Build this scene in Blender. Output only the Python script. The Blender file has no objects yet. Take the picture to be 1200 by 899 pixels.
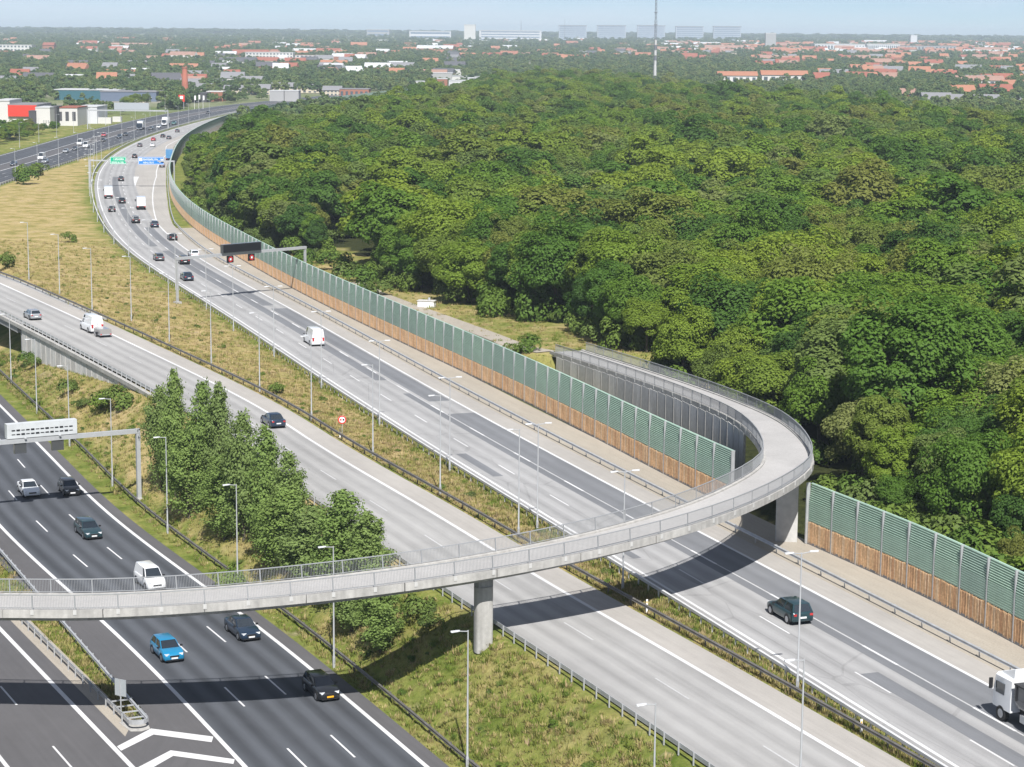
import bpy, bmesh, math, random
import numpy as np
from mathutils import Vector, Matrix
rng = np.random.default_rng(7)
random.seed(7)
SC = bpy.context.scene
COL = SC.collection
R_ = math.radians

# ------------------------------------------------------------------ camera, sky, sun, exposure
FPX, CXP, CYP, CAMH, HORIZ, ROLL = 2430.0, 600.0, 449.5, 44.0, 42.0, R_(0.5)
TH = math.atan((CYP - HORIZ) / FPX)
cam_d = bpy.data.cameras.new('camera')
cam_d.sensor_width = 36.0
cam_d.lens = FPX * 36.0 / 1200.0
cam_d.clip_start, cam_d.clip_end = 1.0, 60000.0
cam = bpy.data.objects.new('camera', cam_d)
COL.objects.link(cam)
cam.matrix_world = Matrix.Translation((0, 0, CAMH)) @ Matrix.Rotation(math.pi / 2 - TH, 4, 'X') @ Matrix.Rotation(ROLL, 4, 'Z')
SC.camera = cam

SUN_EL, SUN_AZ = 50.0, 172.0        # azimuth measured from +Y towards +X: behind the camera, a little to the right
world = bpy.data.worlds.new('World')
SC.world = world
world.use_nodes = True
wn, wl = world.node_tree.nodes, world.node_tree.links
wn.clear()
sky = wn.new('ShaderNodeTexSky')
sky.sky_type = 'NISHITA'
sky.sun_disc = False
sky.sun_elevation = R_(SUN_EL)
sky.sun_rotation = R_(SUN_AZ)
sky.altitude = 6000.0
sky.air_density, sky.dust_density, sky.ozone_density = 1.0, 0.0, 3.0
tc = wn.new('ShaderNodeTexCoord')
mp = wn.new('ShaderNodeMapping'); mp.inputs['Scale'].default_value = (3, 3, 22)
cn = wn.new('ShaderNodeTexNoise'); cn.inputs['Scale'].default_value = 2.0; cn.inputs['Detail'].default_value = 6.0
cr = wn.new('ShaderNodeMapRange')
cr.inputs['From Min'].default_value, cr.inputs['From Max'].default_value = 0.38, 0.68
cr.inputs['To Min'].default_value, cr.inputs['To Max'].default_value = 0.04, 0.6
mixw = wn.new('ShaderNodeMix'); mixw.data_type = 'RGBA'
mixw.inputs[7].default_value = (9.0, 9.6, 11.0, 1)
bgw = wn.new('ShaderNodeBackground'); bgw.inputs['Strength'].default_value = 0.055
outw = wn.new('ShaderNodeOutputWorld')
wl.new(tc.outputs['Generated'], mp.inputs['Vector']); wl.new(mp.outputs[0], cn.inputs['Vector'])
wl.new(cn.outputs[0], cr.inputs['Value']); wl.new(cr.outputs[0], mixw.inputs[0])
wl.new(sky.outputs[0], mixw.inputs[6]); wl.new(mixw.outputs[2], bgw.inputs['Color'])
wl.new(bgw.outputs[0], outw.inputs['Surface'])

sun_d = bpy.data.lights.new('sun', 'SUN')
sun_d.energy, sun_d.angle, sun_d.color = 4.6, R_(0.53), (1.0, 0.972, 0.935)
sun = bpy.data.objects.new('sun', sun_d)
COL.objects.link(sun)
TOSUN = Vector((math.sin(R_(SUN_AZ)) * math.cos(R_(SUN_EL)), math.cos(R_(SUN_AZ)) * math.cos(R_(SUN_EL)), math.sin(R_(SUN_EL))))
sun.rotation_euler = TOSUN.to_track_quat('Z', 'Y').to_euler()
sun.location = (0, 0, 300)
SC.view_settings.view_transform = 'Standard'
SC.view_settings.look = 'None'
SC.view_settings.gamma = 1.0
SC.view_settings.use_curve_mapping = False
SC.view_settings.exposure = 0.7
SC.render.engine = 'CYCLES'
cy = SC.cycles
cy.use_denoising = True
cy.max_bounces, cy.diffuse_bounces, cy.glossy_bounces = 6, 3, 2
cy.transmission_bounces, cy.transparent_max_bounces, cy.volume_bounces = 3, 6, 0
cy.caustics_reflective = cy.caustics_refractive = False

# ------------------------------------------------------------------ helpers
def un(x, y, z=0.0):
    """photo pixel -> point where its ray meets height z"""
    u, v = (x - CXP) / FPX, (y - CYP) / FPX
    c, s = math.cos(ROLL), math.sin(ROLL)
    u, v = c * u + s * v, -s * u + c * v
    d = (u, math.cos(TH) - v * math.sin(TH), -math.sin(TH) - v * math.cos(TH))
    t = (z - CAMH) / d[2]
    return Vector((d[0] * t, d[1] * t, z))

def spline(px, py):
    """natural cubic spline py(px)"""
    px, py = np.asarray(px, float), np.asarray(py, float)
    n = len(px); h = np.diff(px)
    A = np.zeros((n, n)); b = np.zeros(n); A[0, 0] = A[-1, -1] = 1
    for i in range(1, n - 1):
        A[i, i - 1], A[i, i], A[i, i + 1] = h[i - 1], 2 * (h[i - 1] + h[i]), h[i]
        b[i] = 3 * ((py[i + 1] - py[i]) / h[i] - (py[i] - py[i - 1]) / h[i - 1])
    c = np.linalg.solve(A, b)
    bb = (py[1:] - py[:-1]) / h - h * (2 * c[:-1] + c[1:]) / 3
    dd = (c[1:] - c[:-1]) / (3 * h)
    def f(t):
        t = np.asarray(t, float)
        i = np.clip(np.searchsorted(px, t) - 1, 0, n - 2)
        u = t - px[i]
        r = py[i] + bb[i] * u + c[i] * u * u + dd[i] * u ** 3
        lo = py[0] + bb[0] * (t - px[0])
        u2 = h[-1]; sl = bb[-1] + 2 * c[-2] * u2 + 3 * dd[-1] * u2 * u2
        hi = py[-1] + sl * (t - px[-1])
        return np.where(t < px[0], lo, np.where(t > px[-1], hi, r))
    return f

class Line:
    """a plan curve x(y) with height z(y); offsets are metres to the right of travel away from the camera"""
    def __init__(s, xf, zf, y0, y1, step=1.0):
        s.xf, s.zf = xf, zf
        yy = np.arange(y0, y1 + step, step)
        s.p = np.c_[xf(yy), yy]
        d = np.gradient(s.p, axis=0); d /= np.linalg.norm(d, axis=1)[:, None]
        s.d = d; s.n = np.c_[d[:, 1], -d[:, 0]]
        s.z = zf(yy); s.y = yy
        s.s = np.r_[0, np.cumsum(np.linalg.norm(np.diff(s.p, axis=0), axis=1))]
    def at(s, S, off=0.0):
        S = np.asarray(S, float)
        g = lambda a: np.interp(S, s.s, a)
        x, y = g(s.p[:, 0]), g(s.p[:, 1]); nx, ny = g(s.n[:, 0]), g(s.n[:, 1])
        return np.stack([x + nx * off, y + ny * off, g(s.z)], -1)
    def sy(s, y): return float(np.interp(y, s.y, s.s))
    def head(s, S):
        return math.atan2(np.interp(S, s.s, s.d[:, 1]), np.interp(S, s.s, s.d[:, 0]))
    def locate(s, x, y):
        """nearest arc length and offset of a plan point"""
        i = int(np.argmin((s.p[:, 0] - x) ** 2 + (s.p[:, 1] - y) ** 2))
        v = np.array([x, y]) - s.p[i]
        return s.s[i] + float(v @ s.d[i]), float(v @ s.n[i])

def new_obj(name, data, parent=None, kind=None, label=None, cat=None, group=None):
    o = bpy.data.objects.new(name, data)
    COL.objects.link(o)
    if parent is not None: o.parent = parent
    if kind: o['kind'] = kind
    if label: o['label'] = label
    if cat: o['category'] = cat
    if group: o['group'] = group
    return o

def empty(name, loc=(0, 0, 0), rz=0.0, label=None, cat=None, group=None):
    o = new_obj(name, None, label=label, cat=cat, group=group)
    o.empty_display_size = 0.2
    o.location = loc; o.rotation_euler = (0, 0, rz)
    return o

def mesh_np(name, V, Fq, mats=(), mi=None, uv=None, smooth=False, attrs=None):
    """mesh from arrays; Fq is (n,4) or (n,3)"""
    V = np.asarray(V, np.float32); Fq = np.asarray(Fq, np.int32)
    me = bpy.data.meshes.new(name)
    k = Fq.shape[1]; n = len(Fq)
    me.vertices.add(len(V)); me.vertices.foreach_set('co', V.ravel())
    me.loops.add(n * k); me.loops.foreach_set('vertex_index', Fq.ravel())
    me.polygons.add(n); me.polygons.foreach_set('loop_start', np.arange(0, n * k, k, dtype=np.int32))
    me.polygons.foreach_set('loop_total', np.full(n, k, np.int32))
    for m in mats: me.materials.append(m)
    if mi is not None: me.polygons.foreach_set('material_index', np.asarray(mi, np.int32))
    if uv is not None:
        l = me.uv_layers.new(name='uv')
        l.data.foreach_set('uv', np.asarray(uv, np.float32)[Fq.ravel()].ravel())
    if smooth: me.polygons.foreach_set('use_smooth', np.ones(n, bool))
    for nm, a in (attrs or {}).items():
        at = me.attributes.new(nm, 'FLOAT', 'POINT'); at.data.foreach_set('value', np.asarray(a, np.float32))
    me.update(); me.validate()
    return me

class MB:
    """collects shapes for one mesh"""
    def __init__(s): s.v, s.f, s.m = [], [], []
    def add(s, vs, fs, m=0):
        b = len(s.v); s.v += [tuple(v) for v in vs]
        for f in fs: s.f.append(tuple(i + b for i in f)); s.m.append(m)
        return s
    def box(s, c, size, rz=0.0, m=0, ry=0.0, rx=0.0):
        hx, hy, hz = size[0] / 2, size[1] / 2, size[2] / 2
        M = Matrix.Translation(c) @ Matrix.Rotation(rz, 4, 'Z') @ Matrix.Rotation(ry, 4, 'Y') @ Matrix.Rotation(rx, 4, 'X')
        vs = [M @ Vector((sx * hx, sy * hy, sz * hz)) for sz in (-1, 1) for sx, sy in ((-1, -1), (1, -1), (1, 1), (-1, 1))]
        return s.add(vs, [(0, 3, 2, 1), (4, 5, 6, 7), (0, 1, 5, 4), (1, 2, 6, 5), (2, 3, 7, 6), (3, 0, 4, 7)], m)
    def tube(s, pts, rads, n=8, m=0, cap=True):
        pts = [Vector(p) for p in pts]
        if not hasattr(rads, '__len__'): rads = [rads] * len(pts)
        rings = []
        for i, p in enumerate(pts):
            d = (pts[min(i + 1, len(pts) - 1)] - pts[max(i - 1, 0)]).normalized()
            a = Vector((1, 0, 0)) if abs(d.x) < 0.9 else Vector((0, 1, 0))
            u = d.cross(a).normalized(); w = d.cross(u)
            rings += [p + (u * math.cos(2 * math.pi * k / n) + w * math.sin(2 * math.pi * k / n)) * rads[i] for k in range(n)]
        fs = []
        for i in range(len(pts) - 1):
            for k in range(n):
                a, b = i * n + k, i * n + (k + 1) % n
                fs.append((a, a + n, b + n, b))
        if cap: fs += [tuple(range(n)), tuple(range((len(pts) - 1) * n, len(pts) * n))[::-1]]
        return s.add(rings, fs, m)
    def prism(s, poly, z0, z1, m=0):
        n = len(poly)
        vs = [(p[0], p[1], z0) for p in poly] + [(p[0], p[1], z1) for p in poly]
        return s.add(vs, [tuple(range(n))[::-1], tuple(range(n, 2 * n))] + [(i, (i + 1) % n, n + (i + 1) % n, n + i) for i in range(n)], m)
    def loft(s, rings, m=0, cap=True):
        n = len(rings[0]); vs = [p for r in rings for p in r]; fs = []
        for i in range(len(rings) - 1):
            for k in range(n):
                a, b = i * n + k, i * n + (k + 1) % n
                fs.append((a, b, b + n, a + n))
        if cap: fs += [tuple(range(n))[::-1], tuple(range((len(rings) - 1) * n, len(rings) * n))]
        return s.add(vs, fs, m)
    def sweep(s, pts, prof, m=0, cap=True):
        """profile (lateral to the right, up) swept along a horizontal path"""
        P = np.asarray(pts, float)
        d = np.gradient(P[:, :2], axis=0); d /= np.linalg.norm(d, axis=1)[:, None]
        rings = [[(p[0] + dd[1] * a, p[1] - dd[0] * a, p[2] + b) for a, b in prof] for p, dd in zip(P, d)]
        return s.loft(rings, m, cap)
    def mesh(s, name, mats=(), smooth=None):
        me = bpy.data.meshes.new(name)
        me.from_pydata(s.v, [], s.f)
        for m in mats: me.materials.append(m)
        if len(mats) > 1: me.polygons.foreach_set('material_index', np.array(s.m, np.int32))
        bm = bmesh.new(); bm.from_mesh(me); bmesh.ops.recalc_face_normals(bm, faces=bm.faces); bm.to_mesh(me); bm.free()
        if smooth is not None:
            me.polygons.foreach_set('use_smooth', np.ones(len(me.polygons), bool))
            me.set_sharp_from_angle(angle=R_(smooth))
        me.update()
        return me
    def obj(s, name, mats, parent=None, smooth=None, **kw):
        if not isinstance(mats, (list, tuple)): mats = [mats]
        return new_obj(name, s.mesh(name, mats, smooth), parent, **kw)

def copy_part(src, parent, name=None):
    c = src.copy(); COL.objects.link(c); c.parent = parent
    return c

def copy_tree(root):
    r = root.copy(); COL.objects.link(r)
    for ch in root.children:
        c = copy_part(ch, r)
        for g in ch.children: copy_part(g, c)
    return r

# ------------------------------------------------------------------ materials
def mat(name, col, rough=0.8, metal=0.0, noise=None, bump=0.0, spec=0.3, streak=0.0, coat=0.0, emit=None):
    """noise = list of (scale, amount) brightness variations"""
    m = bpy.data.materials.new(name); m.use_nodes = True
    nt = m.node_tree; N, L = nt.nodes, nt.links
    b = N['Principled BSDF']
    b.inputs['Roughness'].default_value = rough; b.inputs['Metallic'].default_value = metal
    b.inputs['Specular IOR Level'].default_value = spec
    b.inputs['Coat Weight'].default_value = coat
    c = (*col, 1.0)
    b.inputs['Base Color'].default_value = c
    if emit: b.inputs['Emission Color'].default_value = (*emit[:3], 1); b.inputs['Emission Strength'].default_value = emit[3]
    if noise:
        t = N.new('ShaderNodeTexCoord'); prev = None
        for sc_, am in list(noise) + ([(-1, streak)] if streak else []):
            n = N.new('ShaderNodeTexNoise'); n.inputs['Scale'].default_value = abs(sc_); n.inputs['Detail'].default_value = 5
            if sc_ < 0:          # rain streaks run down the face
                mp_ = N.new('ShaderNodeMapping'); mp_.inputs['Scale'].default_value = (2.2, 2.2, 0.22)
                L.new(t.outputs['Object'], mp_.inputs[0]); L.new(mp_.outputs[0], n.inputs['Vector'])
            else: L.new(t.outputs['Object'], n.inputs['Vector'])
            r = N.new('ShaderNodeMapRange')
            r.inputs['From Min'].default_value, r.inputs['From Max'].default_value = 0.3, 0.7
            r.inputs['To Min'].default_value, r.inputs['To Max'].default_value = 1 - am, 1 + am
            L.new(n.outputs[0], r.inputs[0])
            if prev is None: prev = r.outputs[0]
            else:
                mm = N.new('ShaderNodeMath'); mm.operation = 'MULTIPLY'
                L.new(prev, mm.inputs[0]); L.new(r.outputs[0], mm.inputs[1]); prev = mm.outputs[0]
        v = N.new('ShaderNodeVectorMath'); v.operation = 'SCALE'; v.inputs[0].default_value = col
        L.new(prev, v.inputs['Scale']); L.new(v.outputs[0], b.inputs['Base Color'])
        if bump:
            bp = N.new('ShaderNodeBump'); bp.inputs['Strength'].default_value = bump; bp.inputs['Distance'].default_value = 0.05
            L.new(prev, bp.inputs['Height']); L.new(bp.outputs[0], b.inputs['Normal'])
    return m

def nd(N, t, **kw):
    n = N.new(t)
    for k, v in kw.items(): setattr(n, k, v)
    return n

def leaf_mat(name, stops, trans=0.25):
    """foliage: hue picked per tree, small change per leaf"""
    m = bpy.data.materials.new(name); m.use_nodes = True
    nt = m.node_tree; N, L = nt.nodes, nt.links; N.clear()
    oi = N.new('ShaderNodeObjectInfo')
    rp = N.new('ShaderNodeValToRGB'); el = rp.color_ramp.elements
    while len(el) < len(stops): el.new(0.5)
    for e, (p, c) in zip(el, stops): e.position = p; e.color = (*c, 1)
    rp.color_ramp.interpolation = 'LINEAR'
    L.new(oi.outputs['Random'], rp.inputs[0])
    at = nd(N, 'ShaderNodeAttribute', attribute_name='leafv')
    r = N.new('ShaderNodeMapRange'); r.inputs['To Min'].default_value, r.inputs['To Max'].default_value = 0.8, 1.22
    L.new(at.outputs['Fac'], r.inputs[0])
    v = nd(N, 'ShaderNodeVectorMath', operation='SCALE')
    L.new(rp.outputs[0], v.inputs[0]); L.new(r.outputs[0], v.inputs['Scale'])
    d = N.new('ShaderNodeBsdfDiffuse'); t = N.new('ShaderNodeBsdfTranslucent'); mx = N.new('ShaderNodeMixShader')
    g = N.new('ShaderNodeBsdfGlossy'); g.inputs['Roughness'].default_value = 0.7; g.inputs['Color'].default_value = (1, 1, 1, 1)
    m2 = N.new('ShaderNodeMixShader'); m2.inputs[0].default_value = 0.008
    mx.inputs[0].default_value = trans
    L.new(v.outputs[0], d.inputs[0]); L.new(v.outputs[0], t.inputs[0])
    L.new(d.outputs[0], mx.inputs[1]); L.new(t.outputs[0], mx.inputs[2])
    L.new(mx.outputs[0], m2.inputs[1]); L.new(g.outputs[0], m2.inputs[2])
    o = N.new('ShaderNodeOutputMaterial'); L.new(m2.outputs[0], o.inputs[0])
    return m

def road_mat(name, col, track, tint=(1, 1, 1), speck=0.10, lane=3.7, phase=0.0, cracks=0.0, rough=0.85):
    """asphalt: u = metres across, v = metres along; wheel tracks and long streaks"""
    m = bpy.data.materials.new(name); m.use_nodes = True
    nt = m.node_tree; N, L = nt.nodes, nt.links
    b = N['Principled BSDF']; b.inputs['Roughness'].default_value = rough; b.inputs['Specular IOR Level'].default_value = 0.25
    uv = nd(N, 'ShaderNodeUVMap', uv_map='uv'); sp = N.new('ShaderNodeSeparateXYZ'); L.new(uv.outputs[0], sp.inputs[0])
    def math_(op, a, bb):
        n = nd(N, 'ShaderNodeMath', operation=op)
        for i, q in enumerate((a, bb)):
            if isinstance(q, (int, float)): n.inputs[i].default_value = q
            else: L.new(q, n.inputs[i])
        return n.outputs[0]
    # two wheel tracks a lane
    u = math_('ADD', sp.outputs[0], phase)
    w = math_('MULTIPLY', u, 2 * math.pi * 2 / lane)
    trk = math_('MULTIPLY', math_('SINE', w, 0), track)
    def noise(scx, scy, det, amt):
        mp_ = nd(N, 'ShaderNodeMapping'); mp_.inputs['Scale'].default_value = (scx, scy, 1)
        L.new(uv.outputs[0], mp_.inputs[0])
        n = N.new('ShaderNodeTexNoise'); n.inputs['Scale'].default_value = 1.0; n.inputs['Detail'].default_value = det
        L.new(mp_.outputs[0], n.inputs['Vector'])
        return math_('MULTIPLY', math_('SUBTRACT', n.outputs[0], 0.5), amt)
    tot = math_('ADD', 1.0, trk)
    for q in (noise(0.9, 0.012, 3, 0.5 * (0.3 + track * 3)), noise(3.5, 0.05, 3, 0.22), noise(0.12, 0.05, 5, 0.45), noise(7, 7, 4, speck * 2), noise(1.2, 0.5, 6, 0.2)):
        tot = math_('ADD', tot, q)
    if cracks:
        mp_ = nd(N, 'ShaderNodeMapping'); mp_.inputs['Scale'].default_value = (0.27, 0.08, 1); L.new(uv.outputs[0], mp_.inputs[0])
        vo = nd(N, 'ShaderNodeTexVoronoi', feature='DISTANCE_TO_EDGE'); vo.inputs['Scale'].default_value = 1.0
        L.new(mp_.outputs[0], vo.inputs['Vector'])
        k = math_('LESS_THAN', vo.outputs['Distance'], 0.012)
        tot = math_('SUBTRACT', tot, math_('MULTIPLY', k, cracks))
    tot = math_('MAXIMUM', tot, 0.3)
    v = nd(N, 'ShaderNodeVectorMath', operation='SCALE'); v.inputs[0].default_value = tuple(c * t for c, t in zip(col, tint))
    L.new(tot, v.inputs['Scale']); L.new(v.outputs[0], b.inputs['Base Color'])
    return m

M = {}
M['asphalt_pale'] = road_mat('asphalt_pale', (0.30, 0.297, 0.295), 0.09, lane=3.6, cracks=0.12)
M['asphalt_mid'] = road_mat('asphalt_mid', (0.305, 0.30, 0.292), 0.09, lane=3.74)
M['asphalt_patch'] = road_mat('asphalt_patch', (0.165, 0.17, 0.18), 0.05, lane=3.6)
M['asphalt_dark'] = road_mat('asphalt_dark', (0.070, 0.075, 0.085), 0.22, lane=3.73, phase=0.5, speck=0.06)
M['shoulder_dark'] = road_mat('shoulder_dark', (0.100, 0.097, 0.100), 0.0, speck=0.06)
M['shoulder_pale'] = road_mat('shoulder_pale', (0.345, 0.325, 0.30), 0.0)
M['gravel'] = road_mat('gravel', (0.34, 0.305, 0.255), 0.0, speck=0.3)
M['paint'] = road_mat('paint', (0.58, 0.58, 0.58), 0.0, speck=0.15)
M['paint_worn'] = road_mat('paint_worn', (0.46, 0.46, 0.46), 0.0, speck=0.3)
M['concrete'] = mat('concrete', (0.37, 0.36, 0.34), 0.9, noise=[(0.35, 0.12), (3, 0.08), (14, 0.05)], bump=0.15, streak=0.16)
M['concrete_deck'] = mat('concrete_deck', (0.37, 0.36, 0.35), 0.9, noise=[(0.25, 0.08), (4, 0.06)])
M['concrete_grey'] = mat('concrete_grey', (0.30, 0.30, 0.30), 0.9, noise=[(0.4, 0.14), (3, 0.12)], bump=0.2, streak=0.18)
M['concrete_dark'] = mat('concrete_dark', (0.17, 0.17, 0.175), 0.9, noise=[(0.5, 0.2), (4, 0.1)], bump=0.2)
M['white_paint'] = mat('white_paint', (0.72, 0.72, 0.72), 0.7, noise=[(2, 0.06)])
M['galv'] = mat('galvanised', (0.46, 0.47, 0.48), 0.45, 0.35, noise=[(1.5, 0.12)])
M['galv_dark'] = mat('galvanised_dark', (0.16, 0.15, 0.14), 0.55, 0.3, noise=[(1.2, 0.25)])
M['lamp_grey'] = mat('lamp_grey', (0.42, 0.43, 0.44), 0.45, 0.2, noise=[(2, 0.06)])
M['lamp_head'] = mat('lamp_head', (0.52, 0.53, 0.54), 0.5)
M['board_grey'] = mat('board_grey', (0.50, 0.52, 0.53), 0.5, noise=[(1, 0.08)])
M['railing'] = mat('railing_steel', (0.34, 0.35, 0.36), 0.5, 0.3)
M['green_slat'] = mat('green_slat', (0.35, 0.49, 0.405), 0.55, noise=[(0.6, 0.08), (6, 0.05)])
M['green_back'] = mat('green_backing', (0.17, 0.25, 0.20), 0.7)
M['timber'] = mat('timber', (0.56, 0.36, 0.20), 0.85, noise=[(0.5, 0.22), (5, 0.2)])
M['timber_back'] = mat('timber_backing', (0.26, 0.15, 0.08), 0.9)
M['bark'] = mat('bark', (0.10, 0.085, 0.065), 0.95, noise=[(3, 0.3)])
M['black'] = mat('black_plastic', (0.02, 0.02, 0.022), 0.5)
M['tyre'] = mat('tyre', (0.025, 0.025, 0.026), 0.85)
M['rim'] = mat('rim', (0.45, 0.46, 0.48), 0.3, 0.8)
M['glass'] = mat('car_glass', (0.018, 0.024, 0.03), 0.06, spec=0.9, coat=1.0)
M['headlight'] = mat('headlight', (0.80, 0.82, 0.85), 0.12, spec=0.8, coat=1.0)
M['taillight'] = mat('taillight', (0.45, 0.02, 0.02), 0.2, coat=1.0)
M['plate'] = mat('plate', (0.72, 0.72, 0.72), 0.5)
M['plate_yellow'] = mat('plate_yellow', (0.85, 0.42, 0.02), 0.5)
M['sign_red'] = mat('sign_red', (0.60, 0.03, 0.03), 0.5)
M['sign_white'] = mat('sign_white', (0.78, 0.78, 0.78), 0.5)
M['sign_green'] = mat('sign_green', (0.0, 0.36, 0.20), 0.45)
M['sign_blue'] = mat('sign_blue', (0.03, 0.20, 0.60), 0.45)
M['sign_black'] = mat('sign_black', (0.012, 0.012, 0.015), 0.5)
M['sign_back'] = mat('sign_back', (0.42, 0.45, 0.47), 0.5, 0.3)
M['led_red'] = mat('led_red', (0.3, 0.02, 0.02), 0.5, emit=(1.0, 0.04, 0.03, 0.2))
def paint(name, col, metal=0.0):
    M[name] = mat(name, col, 0.28, metal, spec=0.5, coat=0.7)
for nm, c, mt in [('p_white', (0.74, 0.75, 0.76), 0), ('p_black', (0.012, 0.013, 0.016), 0.1), ('p_navy', (0.012, 0.028, 0.055), 0.2),
                  ('p_teal', (0.015, 0.045, 0.055), 0.2), ('p_blue', (0.01, 0.20, 0.38), 0.1), ('p_grey', (0.10, 0.105, 0.115), 0.4),
                  ('p_silver', (0.42, 0.44, 0.46), 0.5), ('p_red', (0.42, 0.02, 0.03), 0), ('p_trailer', (0.26, 0.25, 0.24), 0),
                  ('p_boxblue', (0.07, 0.22, 0.42), 0), ('p_dkgreen', (0.03, 0.14, 0.13), 0)]:
    paint(nm, c, mt)

F_STOPS = [(0.0, (0.048, 0.104, 0.020)), (0.18, (0.074, 0.150, 0.022)), (0.36, (0.112, 0.190, 0.024)), (0.52, (0.165, 0.228, 0.028)), (0.64, (0.125, 0.190, 0.030)),
           (0.76, (0.150, 0.172, 0.038)), (0.88, (0.082, 0.152, 0.032)), (1.0, (0.175, 0.205, 0.066))]
M['leaf'] = leaf_mat('leaf', [(q, tuple(1.30 * v for v in (c[0] * 1.04, c[1], c[2] * 0.98))) for q, c in F_STOPS], 0.45)
M['leaf_poplar'] = leaf_mat('leaf_poplar', [(0, (0.185, 0.270, 0.070)), (0.5, (0.205, 0.290, 0.076)), (1, (0.190, 0.260, 0.082))], 0.4)
M['leaf_bush'] = leaf_mat('leaf_bush', [(0, (0.085, 0.15, 0.025)), (0.5, (0.13, 0.195, 0.030)), (1, (0.105, 0.145, 0.045))])
M['leaf_city'] = leaf_mat('leaf_city', [(0, (0.075, 0.130, 0.052)), (0.5, (0.120, 0.180, 0.060)), (1, (0.175, 0.215, 0.070))])
M['grassdry'] = leaf_mat('grass_dry', [(0, (0.20, 0.21, 0.05)), (0.3, (0.30, 0.25, 0.10)), (0.7, (0.40, 0.32, 0.16)), (1, (0.34, 0.26, 0.15))], 0.2)
M['grassblade'] = leaf_mat('grass_blade', [(0, (0.10, 0.16, 0.02)), (0.4, (0.17, 0.20, 0.035)), (0.7, (0.30, 0.25, 0.10)), (1, (0.36, 0.29, 0.14))], 0.2)

def ground_mat():
    m = bpy.data.materials.new('ground'); m.use_nodes = True
    nt = m.node_tree; N, L = nt.nodes, nt.links
    b = N['Principled BSDF']; b.inputs['Roughness'].default_value = 1.0; b.inputs['Specular IOR Level'].default_value = 0.05
    t = N.new('ShaderNodeTexCoord')
    def noise(sc_, det=6, rough=0.6):
        n = N.new('ShaderNodeTexNoise'); n.inputs['Scale'].default_value = sc_; n.inputs['Detail'].default_value = det
        n.inputs['Roughness'].default_value = rough; L.new(t.outputs['Object'], n.inputs['Vector']); return n.outputs[0]
    def ramp(src, stops):
        r = N.new('ShaderNodeValToRGB'); el = r.color_ramp.elements
        while len(el) < len(stops): el.new(0.5)
        for e, (p, c) in zip(el, stops): e.position = p; e.color = (*c, 1)
        L.new(src, r.inputs[0]); return r.outputs[0]
    def mix(f, a, c):
        n = nd(N, 'ShaderNodeMix', data_type='RGBA'); L.new(f, n.inputs[0]); L.new(a, n.inputs[6]); L.new(c, n.inputs[7]); return n.outputs[2]
    green = ramp(noise(0.35), [(0.30, (0.075, 0.11, 0.016)), (0.50, (0.150, 0.175, 0.040)), (0.72, (0.25, 0.235, 0.075))])
    dry = ramp(noise(0.22), [(0.30, (0.17, 0.165, 0.045)), (0.46, (0.30, 0.245, 0.095)), (0.60, (0.40, 0.31, 0.155)), (0.75, (0.27, 0.20, 0.12))])
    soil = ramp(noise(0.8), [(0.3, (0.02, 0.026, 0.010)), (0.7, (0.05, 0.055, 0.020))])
    city = ramp(noise(0.006), [(0.35, (0.10, 0.14, 0.045)), (0.5, (0.16, 0.18, 0.09)), (0.65, (0.26, 0.25, 0.20))])
    at = lambda nm: nd(N, 'ShaderNodeAttribute', attribute_name=nm).outputs['Fac']
    def soft(nm, sc_):
        a = nd(N, 'ShaderNodeMath', operation='ADD'); s_ = nd(N, 'ShaderNodeMath', operation='MULTIPLY_ADD')
        L.new(noise(sc_), s_.inputs[0]); s_.inputs[1].default_value = 1.4; s_.inputs[2].default_value = -0.7
        L.new(at(nm), a.inputs[0]); L.new(s_.outputs[0], a.inputs[1])
        r = N.new('ShaderNodeMapRange'); r.inputs['From Min'].default_value, r.inputs['From Max'].default_value = 0.3, 0.7
        L.new(a.outputs[0], r.inputs[0]); return r.outputs[0]
    c = mix(soft('dry', 0.12), green, dry)
    bare = N.new('ShaderNodeMapRange'); bare.inputs['From Min'].default_value, bare.inputs['From Max'].default_value = 0.60, 0.72; bare.inputs['To Max'].default_value = 0.8
    L.new(noise(0.19, 7, 0.65), bare.inputs[0])
    c = mix(bare.outputs[0], c, ramp(noise(0.9), [(0.3, (0.20, 0.15, 0.10)), (0.7, (0.38, 0.31, 0.22))]))
    lush = N.new('ShaderNodeMapRange'); lush.inputs['From Min'].default_value, lush.inputs['From Max'].default_value = 0.58, 0.68; lush.inputs['To Max'].default_value = 0.4
    L.new(noise(0.33, 6, 0.6), lush.inputs[0])
    c = mix(lush.outputs[0], c, ramp(noise(1.5), [(0.3, (0.055, 0.09, 0.018)), (0.7, (0.11, 0.15, 0.035))]))
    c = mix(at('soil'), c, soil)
    c = mix(at('city'), c, city)
    fine = N.new('ShaderNodeMapRange'); fine.inputs['From Min'].default_value, fine.inputs['From Max'].default_value = 0.3, 0.7
    fine.inputs['To Min'].default_value, fine.inputs['To Max'].default_value = 0.72, 1.25
    L.new(noise(2.6, 8, 0.7), fine.inputs[0])
    v = nd(N, 'ShaderNodeVectorMath', operation='SCALE'); L.new(c, v.inputs[0]); L.new(fine.outputs[0], v.inputs['Scale'])
    L.new(v.outputs[0], b.inputs['Base Color'])
    bp = N.new('ShaderNodeBump'); bp.inputs['Strength'].default_value = 0.7; bp.inputs['Distance'].default_value = 0.25
    L.new(noise(1.3, 8, 0.7), bp.inputs['Height']); L.new(bp.outputs[0], b.inputs['Normal'])
    return m
M['ground'] = ground_mat()

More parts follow.
